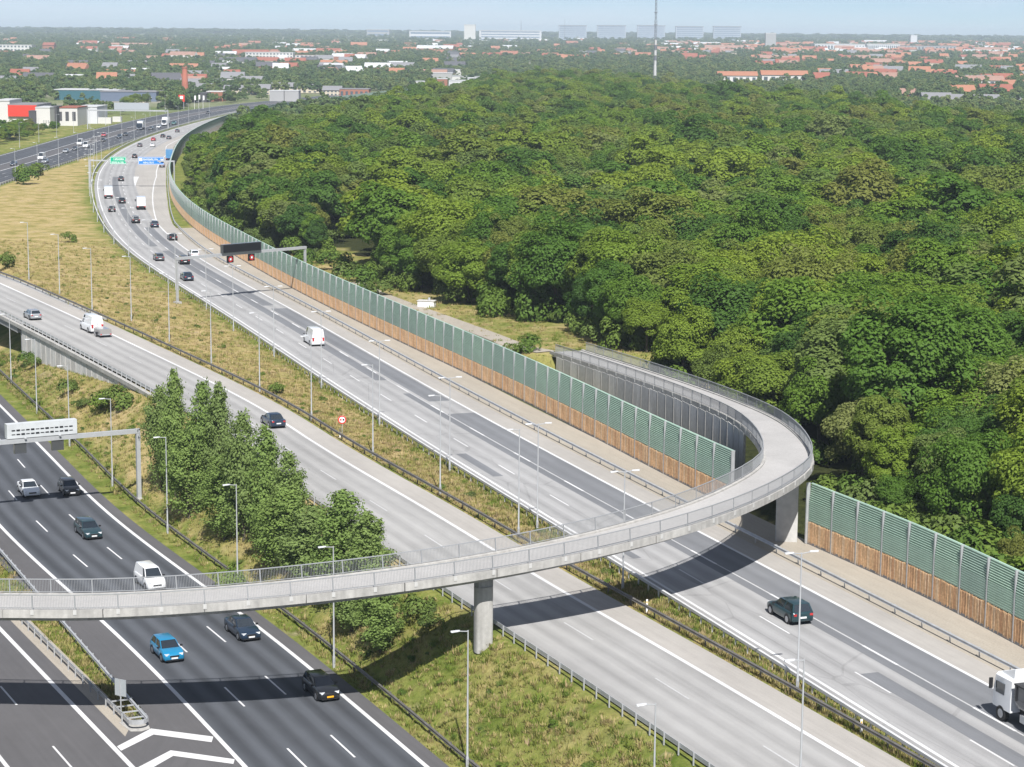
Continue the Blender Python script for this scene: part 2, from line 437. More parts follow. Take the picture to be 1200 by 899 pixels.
# ------------------------------------------------------------------ plan curves
zR = lambda y: np.zeros_like(np.asarray(y, float))
zM = lambda y: 2.6 * np.clip((np.asarray(y, float) - 225) / 120.0, 0, 1) ** 1.0 * (1 - 0.25 * np.clip(1 - (np.asarray(y, float) - 225) / 120.0, 0, 1))
zL = lambda y: -5.0 + 5.0 * np.clip((np.asarray(y, float) - 470) / 130.0, 0, 1) ** 1.5
RX = spline([131.7, 162, 193.3, 257.7, 327.9, 414, 538.9, 701, 910.8, 1052, 1250, 1480, 1600], [23.9, 13.0, 1.5, -21.4, -45.4, -75.0, -107.3, -137.8, -156.0, -157.5, -147, -108, -84])
MX = spline([122.3, 146.1, 164.7, 190.4, 213.5, 237.2, 274.2, 304.7, 343.4, 420, 520], [21.3, 11.1, 2.9, -7.9, -17.9, -27.8, -46.6, -63.3, -85.4, -131, -196])
LX = spline([135.3, 168.3, 208.4, 235.3, 271.1, 360, 450, 540, 610, 720, 866, 1017, 1250, 1480, 1600], [-5.9, -21.3, -41.3, -52.9, -68, -104, -133, -146, -151, -154, -159.5, -163, -154, -115, -91])
WX = spline([147.5, 163.3, 177.4, 198.9, 226.9, 253.7, 286.6, 329, 364.9, 414.1, 454.2, 512.7, 560.8, 615.5, 673.4, 770, 900, 1107, 1211, 1350, 1480, 1600],
            [37.6, 32.4, 26.7, 18.6, 9.2, 0.0, -12, -27.4, -39.8, -55.6, -67.7, -82.5, -92.5, -102, -110.6, -123.2, -134, -136, -127, -107, -85, -62])
RR = Line(RX, zR, 60, 1560); MR = Line(MX, zM, 60, 520); LR = Line(LX, zL, 70, 1560); WL = Line(WX, zR, 90, 1580)

def zfar(y):
    y = np.asarray(y, float)
    return np.where(y < 1600, 0, np.where(y < 7000, (y - 1600) * 0.006, 32.4 + (np.minimum(y, 11000) - 7000) * 0.0045))

def rail_off(y): return np.interp(y, [135, 160, 240], [2.5, 2.9, 4.1])

PATHZ = lambda y: np.interp(y, [255, 262, 300, 380, 440], [4.35, 4.3, 3.2, 1.0, 0.0])
def gz(x, y):
    """terrain height"""
    x, y = np.asarray(x, float), np.asarray(y, float)
    k = 1.08
    zm = zM(np.minimum(y, 500))
    xml, xmr = MX(y) - 9.6 * k, MX(y) + 3.3 * k
    xrl = RX(y) - 1.3
    t = np.clip((x - xmr) / np.maximum(xrl - xmr, 2), 0, 1)
    base = np.where(y < 460, zm * (1 - t) ** 1.2, 0.0)
    fade = np.clip((y - 380) / 80.0, 0, 1); base = base * (1 - fade)
    # ramp embankment behind the noise barrier
    xw = WX(y)
    b = np.clip((x - xw - 1.0) / 3.2, 0, 1) * np.where(y > 258, 1, np.clip((y - 246) / 12, 0, 1) * 0.4)
    b = b * (1 - np.clip((x - xw - 24) / 14.0, 0, 1))
    base = base + PATHZ(y) * np.where(y < 446, b, 0) * np.where(y > 240, 1, 0)
    # forest floor rolls a little
    # cutting of the left motorway
    dl = (x - LX(y)) * 0.905 - rail_off(y)
    slope = np.interp(y, [150, 200, 290], [1.4, 1.5, 1.75])
    cut = zL(y) + np.maximum(dl, 0) / slope
    dl2 = (LX(y) - x) * 0.905 - 34
    cut2 = zL(y) + np.maximum(dl2, 0) / 4.0
    z = np.minimum(base, np.where(dl > 0, cut, np.where(dl2 > 0, cut2, zL(y))))
    return z - 0.13 + zfar(y)

# ------------------------------------------------------------------ terrain
def terrain():
    ys = np.r_[np.arange(20, 330, 2.0), np.arange(330, 620, 4.0), np.arange(620, 1600, 12.0), np.arange(1600, 3000, 80.0), np.arange(3000, 16001, 400.0), 30000, 48000]
    uu = np.r_[np.linspace(-1.5, -0.36, 14)[:-1], np.linspace(-0.36, 0.36, 190), np.linspace(0.36, 1.5, 14)[1:]]
    Y, U_ = np.meshgrid(ys, uu, indexing='ij')
    X = U_ * np.maximum(Y, 130) * 1.0
    Z = gz(X, Y)
    V = np.c_[X.ravel(), Y.ravel(), Z.ravel()]
    nu = len(uu); I = np.arange(len(ys) - 1)[:, None] * nu + np.arange(nu - 1)[None]
    Fq = np.stack([I, I + 1, I + nu + 1, I + nu], -1).reshape(-1, 4)
    x, y = V[:, 0], V[:, 1]
    # where the turf is parched: the median between the two away roads, patches of the slope
    xmr, xrl = MX(y) + 3.5, RX(y) - 1.5
    med = (x > xmr) & (x < xrl - 1.0) & (y < 520)
    med |= (y >= 380) & (x > LX(y) + 3) & (x < RX(y) - 2)
    slope = (x > LX(y) + rail_off(y) + 1.5) & (x < MX(y) - 9) & (y < 400)
    dry = np.where(med, 0.80 - 0.52 * np.exp(-np.maximum(xrl - 0.5 - x, 0) / np.interp(y, [120, 300, 500], [1.2, 2.5, 3.5])), np.where(slope, np.interp(y, [135, 155, 180, 300], [0.34, 0.40, 0.62, 0.55]), 0.22))
    dry = np.where((y > 600) & (x < LX(y) - 34), 0.35, dry)
    dry = np.where((x > WX(y)) & (y < 520), 0.5, dry)
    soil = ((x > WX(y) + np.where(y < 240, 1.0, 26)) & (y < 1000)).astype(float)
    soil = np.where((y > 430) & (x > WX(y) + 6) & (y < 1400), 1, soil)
    city = np.clip((y - 950) / 250, 0, 1) * (1 - soil)
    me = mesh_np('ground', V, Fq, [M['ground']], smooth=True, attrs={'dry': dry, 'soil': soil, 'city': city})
    new_obj('ground', me, kind='structure')
terrain()

def strip(name, line, o0, o1, y0, y1, dz, m, step=3.0, parent=None, kind='structure', cross=1):
    """sheet between two offsets of a line (offsets may be functions of arc length)"""
    S = np.arange(line.sy(y0), line.sy(y1) + step, step)
    f0 = o0 if callable(o0) else (lambda s: np.full_like(s, o0)); f1 = o1 if callable(o1) else (lambda s: np.full_like(s, o1))
    a, b = f0(S), f1(S)
    V, UV = [], []
    for j in range(cross + 1):
        o = a + (b - a) * j / cross
        P = line.at(S)
        nx, ny = np.interp(S, line.s, line.n[:, 0]), np.interp(S, line.s, line.n[:, 1])
        V.append(np.c_[P[:, 0] + nx * o, P[:, 1] + ny * o, P[:, 2] + dz]); UV.append(np.c_[o, S])
    n = len(S); V = np.concatenate(V); UV = np.concatenate(UV)
    i = np.arange(n - 1); Fq = np.concatenate([np.stack([j * n + i, (j + 1) * n + i, (j + 1) * n + i + 1, j * n + i + 1], -1) for j in range(cross)])
    return new_obj(name, mesh_np(name, V, Fq, [m], uv=UV), parent, kind=None if parent else kind)

def dashes(name, line, off, y0, y1, phase_y, m, w=0.13, ln=5.0, per=15.0, dz=0.012, parent=None, near=320):
    """lane line: each near dash a piece of its own under the road, the far ones joined"""
    s0 = line.sy(phase_y) % per
    k = np.arange(math.ceil((line.sy(y0) - s0) / per), (line.sy(y1) - s0) / per)
    far = MB()
    for q in k:
        S = s0 + q * per
        a, b = line.at(S, off), line.at(S + ln, off)
        d = (b - a)[:2]; d /= np.linalg.norm(d); nn = np.array([d[1], -d[0]]) * w / 2
        vs = [(a[0] - nn[0], a[1] - nn[1], a[2] + dz), (a[0] + nn[0], a[1] + nn[1], a[2] + dz), (b[0] + nn[0], b[1] + nn[1], b[2] + dz), (b[0] - nn[0], b[1] - nn[1], b[2] + dz)]
        if a[1] < near:
            me = mesh_np('lane_dash', vs, [(0, 1, 2, 3)], [m], uv=[(0, S), (w, S), (w, S + ln), (0, S + ln)])
            new_obj('lane_dash', me, parent)
        else: far.add(vs, [(0, 1, 2, 3)])
    if far.v:
        o = far.obj('lane_dash', m, parent); o['kind'] = 'stuff'

# --- right motorway (traffic away)
def r_right(s):       # the exit lane opens on the right further off
    y = np.interp(s, RR.s, RR.y)
    return np.interp(y, [60, 400, 480, 546, 591, 640, 760, 820], [13.3, 13.3, 14.4, 17.6, 19.3, 20.6, 21.0, 17.0])
road_r = strip('right_motorway', RR, -0.95, 10.9, 60, 1550, 0.0, M['asphalt_pale'], cross=2)
strip('hard_shoulder', RR, lambda s: np.full_like(s, 10.9), r_right, 60, 1550, -0.002, M['shoulder_pale'])
strip('verge', RR, lambda s: r_right(s) - 0.05, lambda s: np.maximum(r_right(s) + 1.2, 18.6), 90, 470, -0.05, M['gravel'])
for nm, o0, o1, y0, y1 in [('resurfaced_lane', 7.3, 10.75, 60, 235), ('resurfaced_lane', 6.2, 7.25, 60, 250), ('resurfaced_lane', 7.7, 10.4, 246, 330),
                           ('resurfaced_lane', 5.6, 7.1, 262, 420), ('resurfaced_lane', 3.6, 5.0, 60, 138), ('resurfaced_lane', 7.3, 9.2, 335, 470),
                           ('resurfaced_lane', 4.2, 6.0, 430, 640), ('resurfaced_lane', 1.0, 2.1, 205, 214), ('resurfaced_lane', 1.2, 2.0, 172, 178)]:
    strip(nm, RR, o0, o1, y0, y1, 0.004, M['asphalt_patch'], parent=road_r)
strip('edge_line', RR, -0.14, 0.14, 60, 1550, 0.010, M['paint'], parent=road_r)
def re_line(s):
    y = np.interp(s, RR.s, RR.y)
    return np.interp(y, [60, 400, 480, 546, 591, 640, 760, 820], [10.8, 10.8, 11.0, 13.7, 15.6, 17.5, 18.2, 14.0])
strip('edge_line', RR, lambda s: re_line(s) - 0.15, lambda s: re_line(s) + 0.15, 60, 900, 0.010, M['paint'], parent=road_r)
strip('gore_marking', RR, lambda s: np.full_like(s, 10.6), lambda s: np.interp(np.interp(s, RR.s, RR.y), [600, 640], [10.7, 12.2]), 600, 640, 0.012, M['paint'], parent=road_r)
strip('lane_line', RR, 7.12, 7.24, 60, 262, 0.009, M['paint_worn'], parent=road_r)
dashes('lane_dash', RR, 3.45, 60, 1250, un(938, 748).y, M['paint'], 0.15, parent=road_r)
dashes('lane_dash', RR, 7.18, 60, 1250, un(858, 670).y, M['paint'], 0.22, parent=road_r)

# --- middle road (away, climbing to the bridge)
road_m = strip('middle_road', MR, -8.8, 0.0, 60, 520, 0.0, M['asphalt_mid'], cross=2)
strip('hard_shoulder', MR, 0.0, 2.8, 60, 520, 0.0, M['shoulder_pale'])
strip('edge_line', MR, -0.17, 0.17, 60, 520, 0.010, M['paint'], parent=road_m)
dashes('lane_dash', MR, -3.74, 60, 500, un(584, 686).y, M['paint_worn'], 0.13, parent=road_m)

# --- left motorway (towards the camera)
road_l = strip('left_motorway', LR, -11.35, 0.0, 70, 1550, 0.0, M['asphalt_dark'], cross=3)
strip('hard_shoulder', LR, 0.0, 1.4, 70, 1550, 0.0, M['shoulder_dark'])
strip('hard_shoulder', LR, lambda s: np.full_like(s, -14.6), lambda s: np.full_like(s, -11.35), 70, 1550, 0.0, M['shoulder_dark'])
strip('edge_line', LR, -0.17, 0.17, 70, 1550, 0.010, M['paint'], parent=road_l)
strip('edge_line', LR, -11.5, -11.16, 70, 1550, 0.010, M['paint'], parent=road_l)
dashes('lane_dash', LR, -3.85, 70, 1250, un(317.7, 806, -5).y, M['paint'], 0.15, parent=road_l)
dashes('lane_dash', LR, -7.55, 70, 1250, un(263.6, 812, -5).y, M['paint'], 0.15, parent=road_l)
# second carriageway beside it
qp = [un(x, y, -5) for x, y in ((0, 737), (20, 760), (79, 820), (155, 899))]
qs = (qp[3].x - qp[0].x) / (qp[3].y - qp[0].y)
QX = lambda y: qp[3].x + (np.asarray(y, float) - qp[3].y) * qs
QR = Line(QX, lambda y: np.full_like(np.asarray(y, float), -5.0), 60, 330)
road_q = strip('slip_road', QR, -14.0, 1.4, 60, 330, 0.0, M['shoulder_dark'], cross=3)
strip('edge_line', QR, -0.18, 0.18, 60, 330, 0.010, M['paint'], parent=road_q)
dashes('lane_dash', QR, -3.7, 60, 320, un(76, 890.6, -5).y, M['paint'], 0.15, parent=road_q)
strip('edge_line', QR, -7.7, -7.4, 60, 330, 0.010, M['paint'], parent=road_q)
strip('kerb_strip', QR, 1.4, lambda s: np.minimum(2.9, 1.4 + np.maximum(0, s - QR.sy(139.5)) * 0.5), 139.5, 330, 0.004, M['gravel'])
def rail_line(px):
    P = [un(x, y, -4.35) for x, y in px]; P.sort(key=lambda v: v.y)
    ys, xs = [v.y for v in P], [v.x for v in P]
    c = np.polyfit(ys, xs, 1)
    return Line(lambda y: np.polyval(c, np.asarray(y, float)), lambda y: np.full_like(np.asarray(y, float), -5.0), 60, 420), c
GQ, GQc = rail_line([(33, 729), (65, 760), (108, 802), (151, 843)])
GL, GLc = rail_line([(0, 645), (35, 681), (71, 729), (103, 760), (133, 794), (164, 834)])
NOSE_Y = un(157, 842, -4.35).y
strip('far_carriageway', LR, -30.5, -17.5, 560, 1550, 0.0, M['asphalt_dark'], cross=3)
strip('far_median', LR, -17.5, -14.6, 560, 1550, -0.03, M['shoulder_dark'])
strip('edge_line', LR, -18.3, -18.0, 560, 1550, 0.010, M['paint'], parent=road_l)
strip('edge_line', LR, -29.6, -29.3, 560, 1550, 0.010, M['paint'], parent=road_l)
# paved gore in front of the crash barrier nose and its chevrons
def gore():
    P = [un(x, y, -5) for x, y in ((176, 836), (150, 852), (100, 842))]
    V, n = [], 0
    yy = np.linspace(60, NOSE_Y + 3.0, 30)
    a = np.c_[QX(yy) + 1.3, yy]; 
    lx = LX(yy) - 14.4 * 1.09
    V = np.r_[np.c_[a, np.full(30, -4.997)], np.c_[np.maximum(lx, a[:, 0]), yy, np.full(30, -4.997)]]
    i = np.arange(29); Fq = np.stack([i, 30 + i, 31 + i, i + 1], -1)
    new_obj('gore_paving', mesh_np('gore_paving', V, Fq, [M['shoulder_dark']], uv=V[:, :2]), kind='structure')
    for poly in ([(137, 875), (177, 854), (250, 863.5), (248, 870), (180, 861), (142, 880)], [(155, 903), (200, 879.5), (275, 890), (273.5, 895.5), (203, 886), (163, 909)],
                 [(175, 931), (224, 905), (301, 917), (300, 923), (227, 912), (183, 937)]):
        vs = [un(x, y, -5) for x, y in poly]; vs = [(v.x, v.y, -4.985) for v in vs]
        MB().add(vs, [(0, 1, 4, 5), (1, 2, 3, 4)]).obj('chevron_marking', M['paint'], road_l)
gore()

# path behind the barrier
def gravel_path():
    pts = [(640, 411, 4.38), (610, 406, 4.25), (560, 386, 3.8), (520, 371, 3.4), (470, 353, 2.8), (440, 343, 2.2), (415, 330, 1.6)]
    P = np.array([un(*p) for p in pts]); t = np.arange(len(P)); tt = np.linspace(0, len(P) - 1, 40)
    Q = np.c_[[np.interp(tt, t, P[:, i]) for i in range(3)]].T
    Q[:, 2] = np.maximum(Q[:, 2], gz(Q[:, 0], Q[:, 1]) + 0.06)
    d = np.gradient(Q[:, :2], axis=0); d /= np.linalg.norm(d, axis=1)[:, None]; nn = np.c_[d[:, 1], -d[:, 0]] * 1.6
    V = np.r_[np.c_[Q[:, :2] - nn, Q[:, 2]], np.c_[Q[:, :2], Q[:, 2]], np.c_[Q[:, :2] + nn, Q[:, 2]]]
    V[:, 2] = gz(V[:, 0], V[:, 1]) + 0.10
    i = np.arange(39); Fq = np.r_[np.stack([i, i + 1, 41 + i, 40 + i], -1), np.stack([40 + i, 41 + i, 81 + i, 80 + i], -1)]
    new_obj('footpath', mesh_np('footpath', V, Fq, [M['gravel']], uv=V[:, :2]), kind='structure')
    return Q
PATHQ = gravel_path()

# ------------------------------------------------------------------ noise barrier
def noise_barrier():
    root = empty('noise_barrier', (37, 148, 0), label='long noise barrier of green slats over brown timber along the right motorway', cat='noise barrier')
    BAY, GH0, GH1 = 4.0, 2.0, 5.4
    mb = MB()
    for i in range(9):                      # lower, nearly upright slats
        mb.box((2.0, 0.0, GH0 + 0.11 + i * 0.189), (3.86, 0.04, 0.165), rx=0.20)
    for i in range(9):                      # upper slats lean back to the light
        mb.box((2.0, 0.03 + i * 0.02, GH0 + 1.80 + i * 0.189), (3.86, 0.04, 0.17), rx=0.5)
    mb.box((2.0, 0.14, GH0 + 0.85), (3.86, 0.04, 1.66), m=1)
    mb.box((2.0, 0.25, GH0 + 2.52), (3.86, 0.04, 1.66), m=1)
    mb.box((2.0, 0.26, GH1), (4.0, 0.16, 0.06))
    green = mb.mesh('slat_panel', [M['green_slat'], M['green_back']])
    tb = MB(); r = random.Random(3)
    tcols = [M['timber'], M['timber_back']] + [mat('timber_tone', c, 0.85, noise=[(0.5, 0.15), (5, 0.2)]) for c in ((0.60, 0.40, 0.23), (0.50, 0.31, 0.17), (0.58, 0.42, 0.27), (0.46, 0.27, 0.15))]
    tims = []
    for var in range(4):
        tb = MB()
        for i in range(20):
            h = 1.93 + r.uniform(-0.04, 0.04)
            tb.box((0.14 + i * 0.197, 0.0, 0.05 + h / 2), (0.10, 0.085 + r.uniform(0, 0.03), h), m=r.choice([0, 0, 2, 3, 4, 5]))
        tb.box((2.0, 0.10, 1.0), (3.86, 0.05, 1.9), m=1)
        tims.append(tb.mesh('timber_panel', tcols))
    cb = MB().box((2.0, 0.03, 0.0), (3.86, 0.16, 0.36)).mesh('plinth', [M['concrete_dark']])
    pb = MB()
    pb.box((0, -0.06, 2.72), (0.14, 0.03, 5.5)); pb.box((0, 0.10, 2.72), (0.03, 0.30, 5.5)); pb.box((0, 0.26, 2.72), (0.14, 0.03, 5.5))
    post = pb.mesh('post', [M['galv']])
    S0, S1 = WL.sy(93), WL.sy(1560)
    gap = (WL.sy(178.5), WL.sy(192.5))
    n = 0
    def bay(s):
        a, b = WL.at(s), WL.at(s + BAY)
        rz = math.atan2(b[1] - a[1], b[0] - a[0]); sx = math.hypot(b[0] - a[0], b[1] - a[1]) / BAY
        return a, rz, sx
    seq = []
    s = gap[0] - BAY
    while s > S0: seq.append(s); s -= BAY
    s = gap[1]
    while s < S1: seq.append(s); s += BAY
    made, farb = [], MB()
    seq.sort(key=lambda q: abs(q - WL.sy(150)))
    greens = [green]
    for c in ((0.33, 0.455, 0.385), (0.375, 0.52, 0.42)):
        g2 = green.copy(); g2.materials[0] = mat('green_slat_faded', c, 0.6, noise=[(0.6, 0.1), (6, 0.06)]); greens.append(g2)
    for k, s in enumerate(seq):
        a, rz, sx = bay(s)
        def put(nm, me):
            o = new_obj(nm, me, root); o.location = (a[0] - 37, a[1] - 148, 0); o.rotation_euler = (0, 0, rz); o.scale = (sx, -1, 1)
            return o
        if len(made) < 290:
            put('slat_panel', greens[int(rng.choice([0, 0, 0, 1, 2]))]); put('timber_panel', tims[int(rng.integers(0, 4))]); put('plinth', cb); put('post', post); made.append(s)
        else:
            c0 = (a[0] - 37, a[1] - 148); t_ = lambda lx, ly: (c0[0] + math.cos(rz) * lx + math.sin(rz) * ly, c0[1] + math.sin(rz) * lx - math.cos(rz) * ly)
            q = t_(2 * sx, 0.06); farb.box((q[0], q[1], 3.7), (3.86 * sx, 0.2, 3.4), rz=rz, m=0); farb.box((q[0], q[1], 1.0), (3.86 * sx, 0.2, 2.0), rz=rz, m=1)
            q = t_(0, 0.06); farb.box((q[0], q[1], 2.7), (0.14, 0.34, 5.5), rz=rz, m=2)
    o = farb.obj('far_panel', [M['green_slat'], M['timber'], M['galv']], root); o['kind'] = 'stuff'
    for s in (gap[0], ):
        a, rz, sx = bay(s); o = new_obj('post', post, root); o.location = (a[0] - 37, a[1] - 148, 0); o.rotation_euler = (0, 0, rz)
noise_barrier()

# ------------------------------------------------------------------ guard rails
W_PROF = [(-0.02, 0.42), (0.06, 0.46), (0.02, 0.56), (0.07, 0.66), (-0.02, 0.72), (-0.05, 0.72), (-0.05, 0.42)]
BOX_PROF = [(-0.09, 0.55), (0.09, 0.55), (0.10, 0.78), (-0.10, 0.78)]
def guard_rail(label, line, off, y0, y1, prof, m, post_step=4.0, side=1, post_m=None, near=300, pw=0.09, ph=0.72, post_off=0.12, zoff=-0.1, split=900):
    S = np.arange(line.sy(y0), line.sy(y1), 2.0 if y1 < 500 else 3.0)
    of = off if callable(off) else (lambda y: np.full_like(np.asarray(y, float), off))
    def pos(s):
        y = np.interp(s, line.s, line.y)
        return line.at(s, 0.0) + np.stack([np.interp(s, line.s, line.n[:, 0]) * of(y), np.interp(s, line.s, line.n[:, 1]) * of(y), 0 * np.asarray(s)], -1)
    P = pos(S)
    root = empty('guard_rail', tuple(P[0]), label=label, cat='guard rail')
    L0 = P[0].copy()
    mb = MB(); mb.sweep(P - L0, [(a * side, b) for a, b in prof])
    mb.obj('rail_beam', m, root)
    pm = post_m or m
    pme = MB().box((0, 0, ph / 2 + zoff / 2), (pw, pw, ph - zoff)).mesh('post', [pm])
    far = MB(); n = 0
    for s in np.arange(S[0] + 1, S[-1], post_step):
        p = pos(s); h = line.head(s); q = p - L0
        q[0] += math.sin(h) * post_off * -side; q[1] += -math.cos(h) * post_off * -side
        if p[1] < near and p[1] > 110 and n < 290:
            o = new_obj('post', pme, root); o.location = tuple(q); o.rotation_euler = (0, 0, h); n += 1
        else: far.box((q[0], q[1], q[2] + ph / 2 + zoff / 2), (pw, pw, ph - zoff), rz=h)
    if far.v:
        o = far.obj('post', pm, root); o['kind'] = 'stuff'
M['rail_white'] = mat('rail_white', (0.60, 0.60, 0.60), 0.5, 0.1, noise=[(1.0, 0.08)])
guard_rail('pale box-beam guard rail on white posts along the left edge of the right motorway', RR, -1.75, 60, 1250, BOX_PROF, M['rail_white'], 2.0, 1, M['rail_white'], near=330, pw=0.10, ph=0.6, post_off=0.0)
guard_rail('steel guard rail between the hard shoulder of the right motorway and the noise barrier', RR, lambda y: np.interp(y, [60, 400, 480, 546, 591, 640, 760, 820], [13.75, 13.75, 14.8, 18.0, 19.7, 21.0, 21.4, 17.4]), 60, 900, W_PROF, M['galv'], 4.0, -1)
guard_rail('dark weathered guard rail on the right side of the middle road', MR, 3.2, 60, 500, W_PROF, M['galv_dark'], 4.0, -1)
guard_rail('double guard rail on the left side of the middle road above the slope', MR, -9.3, 60, 500, W_PROF, M['galv'], 2.0, 1, post_off=0.1)
guard_rail('low dark guard rail at the foot of the slope beside the left motorway', LR, lambda y: rail_off(y) , 70, 440, W_PROF, M['galv_dark'], 4.0, -1, zoff=-0.2)
guard_rail('guard rail on the gore beside the left motorway, ending at the nose', GL, 0.0, NOSE_Y, 300, W_PROF, M['galv'], 2.0, -1, zoff=-0.2)
guard_rail('guard rail on the gore beside the slip road, ending at the nose', GQ, 0.0, NOSE_Y, 300, W_PROF, M['galv'], 2.0, 1, zoff=-0.2)
guard_rail('far guard rail along the meadow side of the distant left road', LR, 1.9, 560, 1200, W_PROF, M['galv'], 4.0, -1)

def gore_nose():
    a = GL.at(GL.sy(NOSE_Y), 0.0); b = GQ.at(GQ.sy(NOSE_Y), 0.0)
    c = (a + b) / 2
    root = empty('crash_cushion', (c[0], c[1], -5.0), GL.head(10) - math.pi / 2, label='galvanised crash barrier nose at the tip of the grassy gore', cat='crash barrier')
    w = np.linalg.norm((a - b)[:2]) / 2
    mb = MB(); arc = [(-w, 2.0, 0)] + [(-w * math.cos(t), -w * 0.9 * math.sin(t), 0) for t in np.linspace(0, math.pi, 9)] + [(w, 2.0, 0)]
    mb.sweep(arc, [(0.03, 0.40), (0.05, 0.72), (-0.03, 0.72), (-0.05, 0.40)])
    mb.obj('nose_beam', M['galv'], root)
    for i in range(4):
        MB().box((0, 0.6 + i * 1.4, 0.55), (2 * w, 0.09, 0.09)).obj('cross_bar', M['galv'], root)
    MB().prism([(-w - 0.3, 1.5), (-w, -w), (0, -w * 1.4), (w, -w), (w + 0.3, 1.5)], -0.05, 0.03).obj('concrete_pad', M['concrete'], root)
    p = un(142, 840, -5)
    root = empty('sign_board', (p.x, p.y, -5.0), R_(-28), label='blank grey back of a road sign board standing in the gore', cat='road sign')
    MB().tube([(0, 0, -0.1), (0, 0, 2.6)], 0.05).obj('post', M['galv'], root)
    MB().box((0, 0, 2.2), (1.0, 0.05, 1.25)).obj('board', M['sign_back'], root)
    MB().box((0, -0.06, 2.2), (0.06, 0.05, 1.3)).obj('stiffener', M['galv'], root)
gore_nose()

# ------------------------------------------------------------------ footbridge
def smooth_path(P, n, it=2):
    P = np.asarray(P, float)
    for _ in range(it):
        Q = [P[0]]
        for a, b in zip(P[:-1], P[1:]): Q += [a * 0.75 + b * 0.25, a * 0.25 + b * 0.75]
        Q.append(P[-1]); P = np.array(Q)
    s = np.r_[0, np.cumsum(np.linalg.norm(np.diff(P, axis=0), axis=1))]
    t = np.linspace(0, s[-1], n)
    return np.c_[[np.interp(t, s, P[:, i]) for i in range(3)]].T, s[-1]
M['concrete_light'] = mat('concrete_light', (0.46, 0.455, 0.44), 0.85, noise=[(2, 0.1)])
M['concrete_light2'] = mat('concrete_light2', (0.56, 0.55, 0.53), 0.9, noise=[(0.5, 0.12), (3, 0.08)], streak=0.15)
BP = [(-90, 145.5, 3.2), (-60, 143, 3.6), (-36.2, 142.3, 4.05), (-30, 141.9, 4.15), (-24.1, 142.3, 4.35), (-18.1, 143, 4.7), (-12.1, 144.3, 5.05), (-6.1, 146.3, 5.4), (0.1, 149.2, 5.75),
      (6.6, 153.1, 6.2), (12, 157.2, 6.65), (16.7, 162.6, 6.9), (20.7, 169.2, 7.05), (23.4, 175.2, 7.1), (24.6, 180, 7.1), (25.0, 187, 7.05), (24.9, 194, 6.9), (24.3, 202, 6.6),
      (22.6, 211, 6.25), (18.9, 225.4, 5.7), (12.3, 246, 4.95), (6.9, 261.2, 4.42)]
BPATH, BLEN = smooth_path(BP, 190, 2)
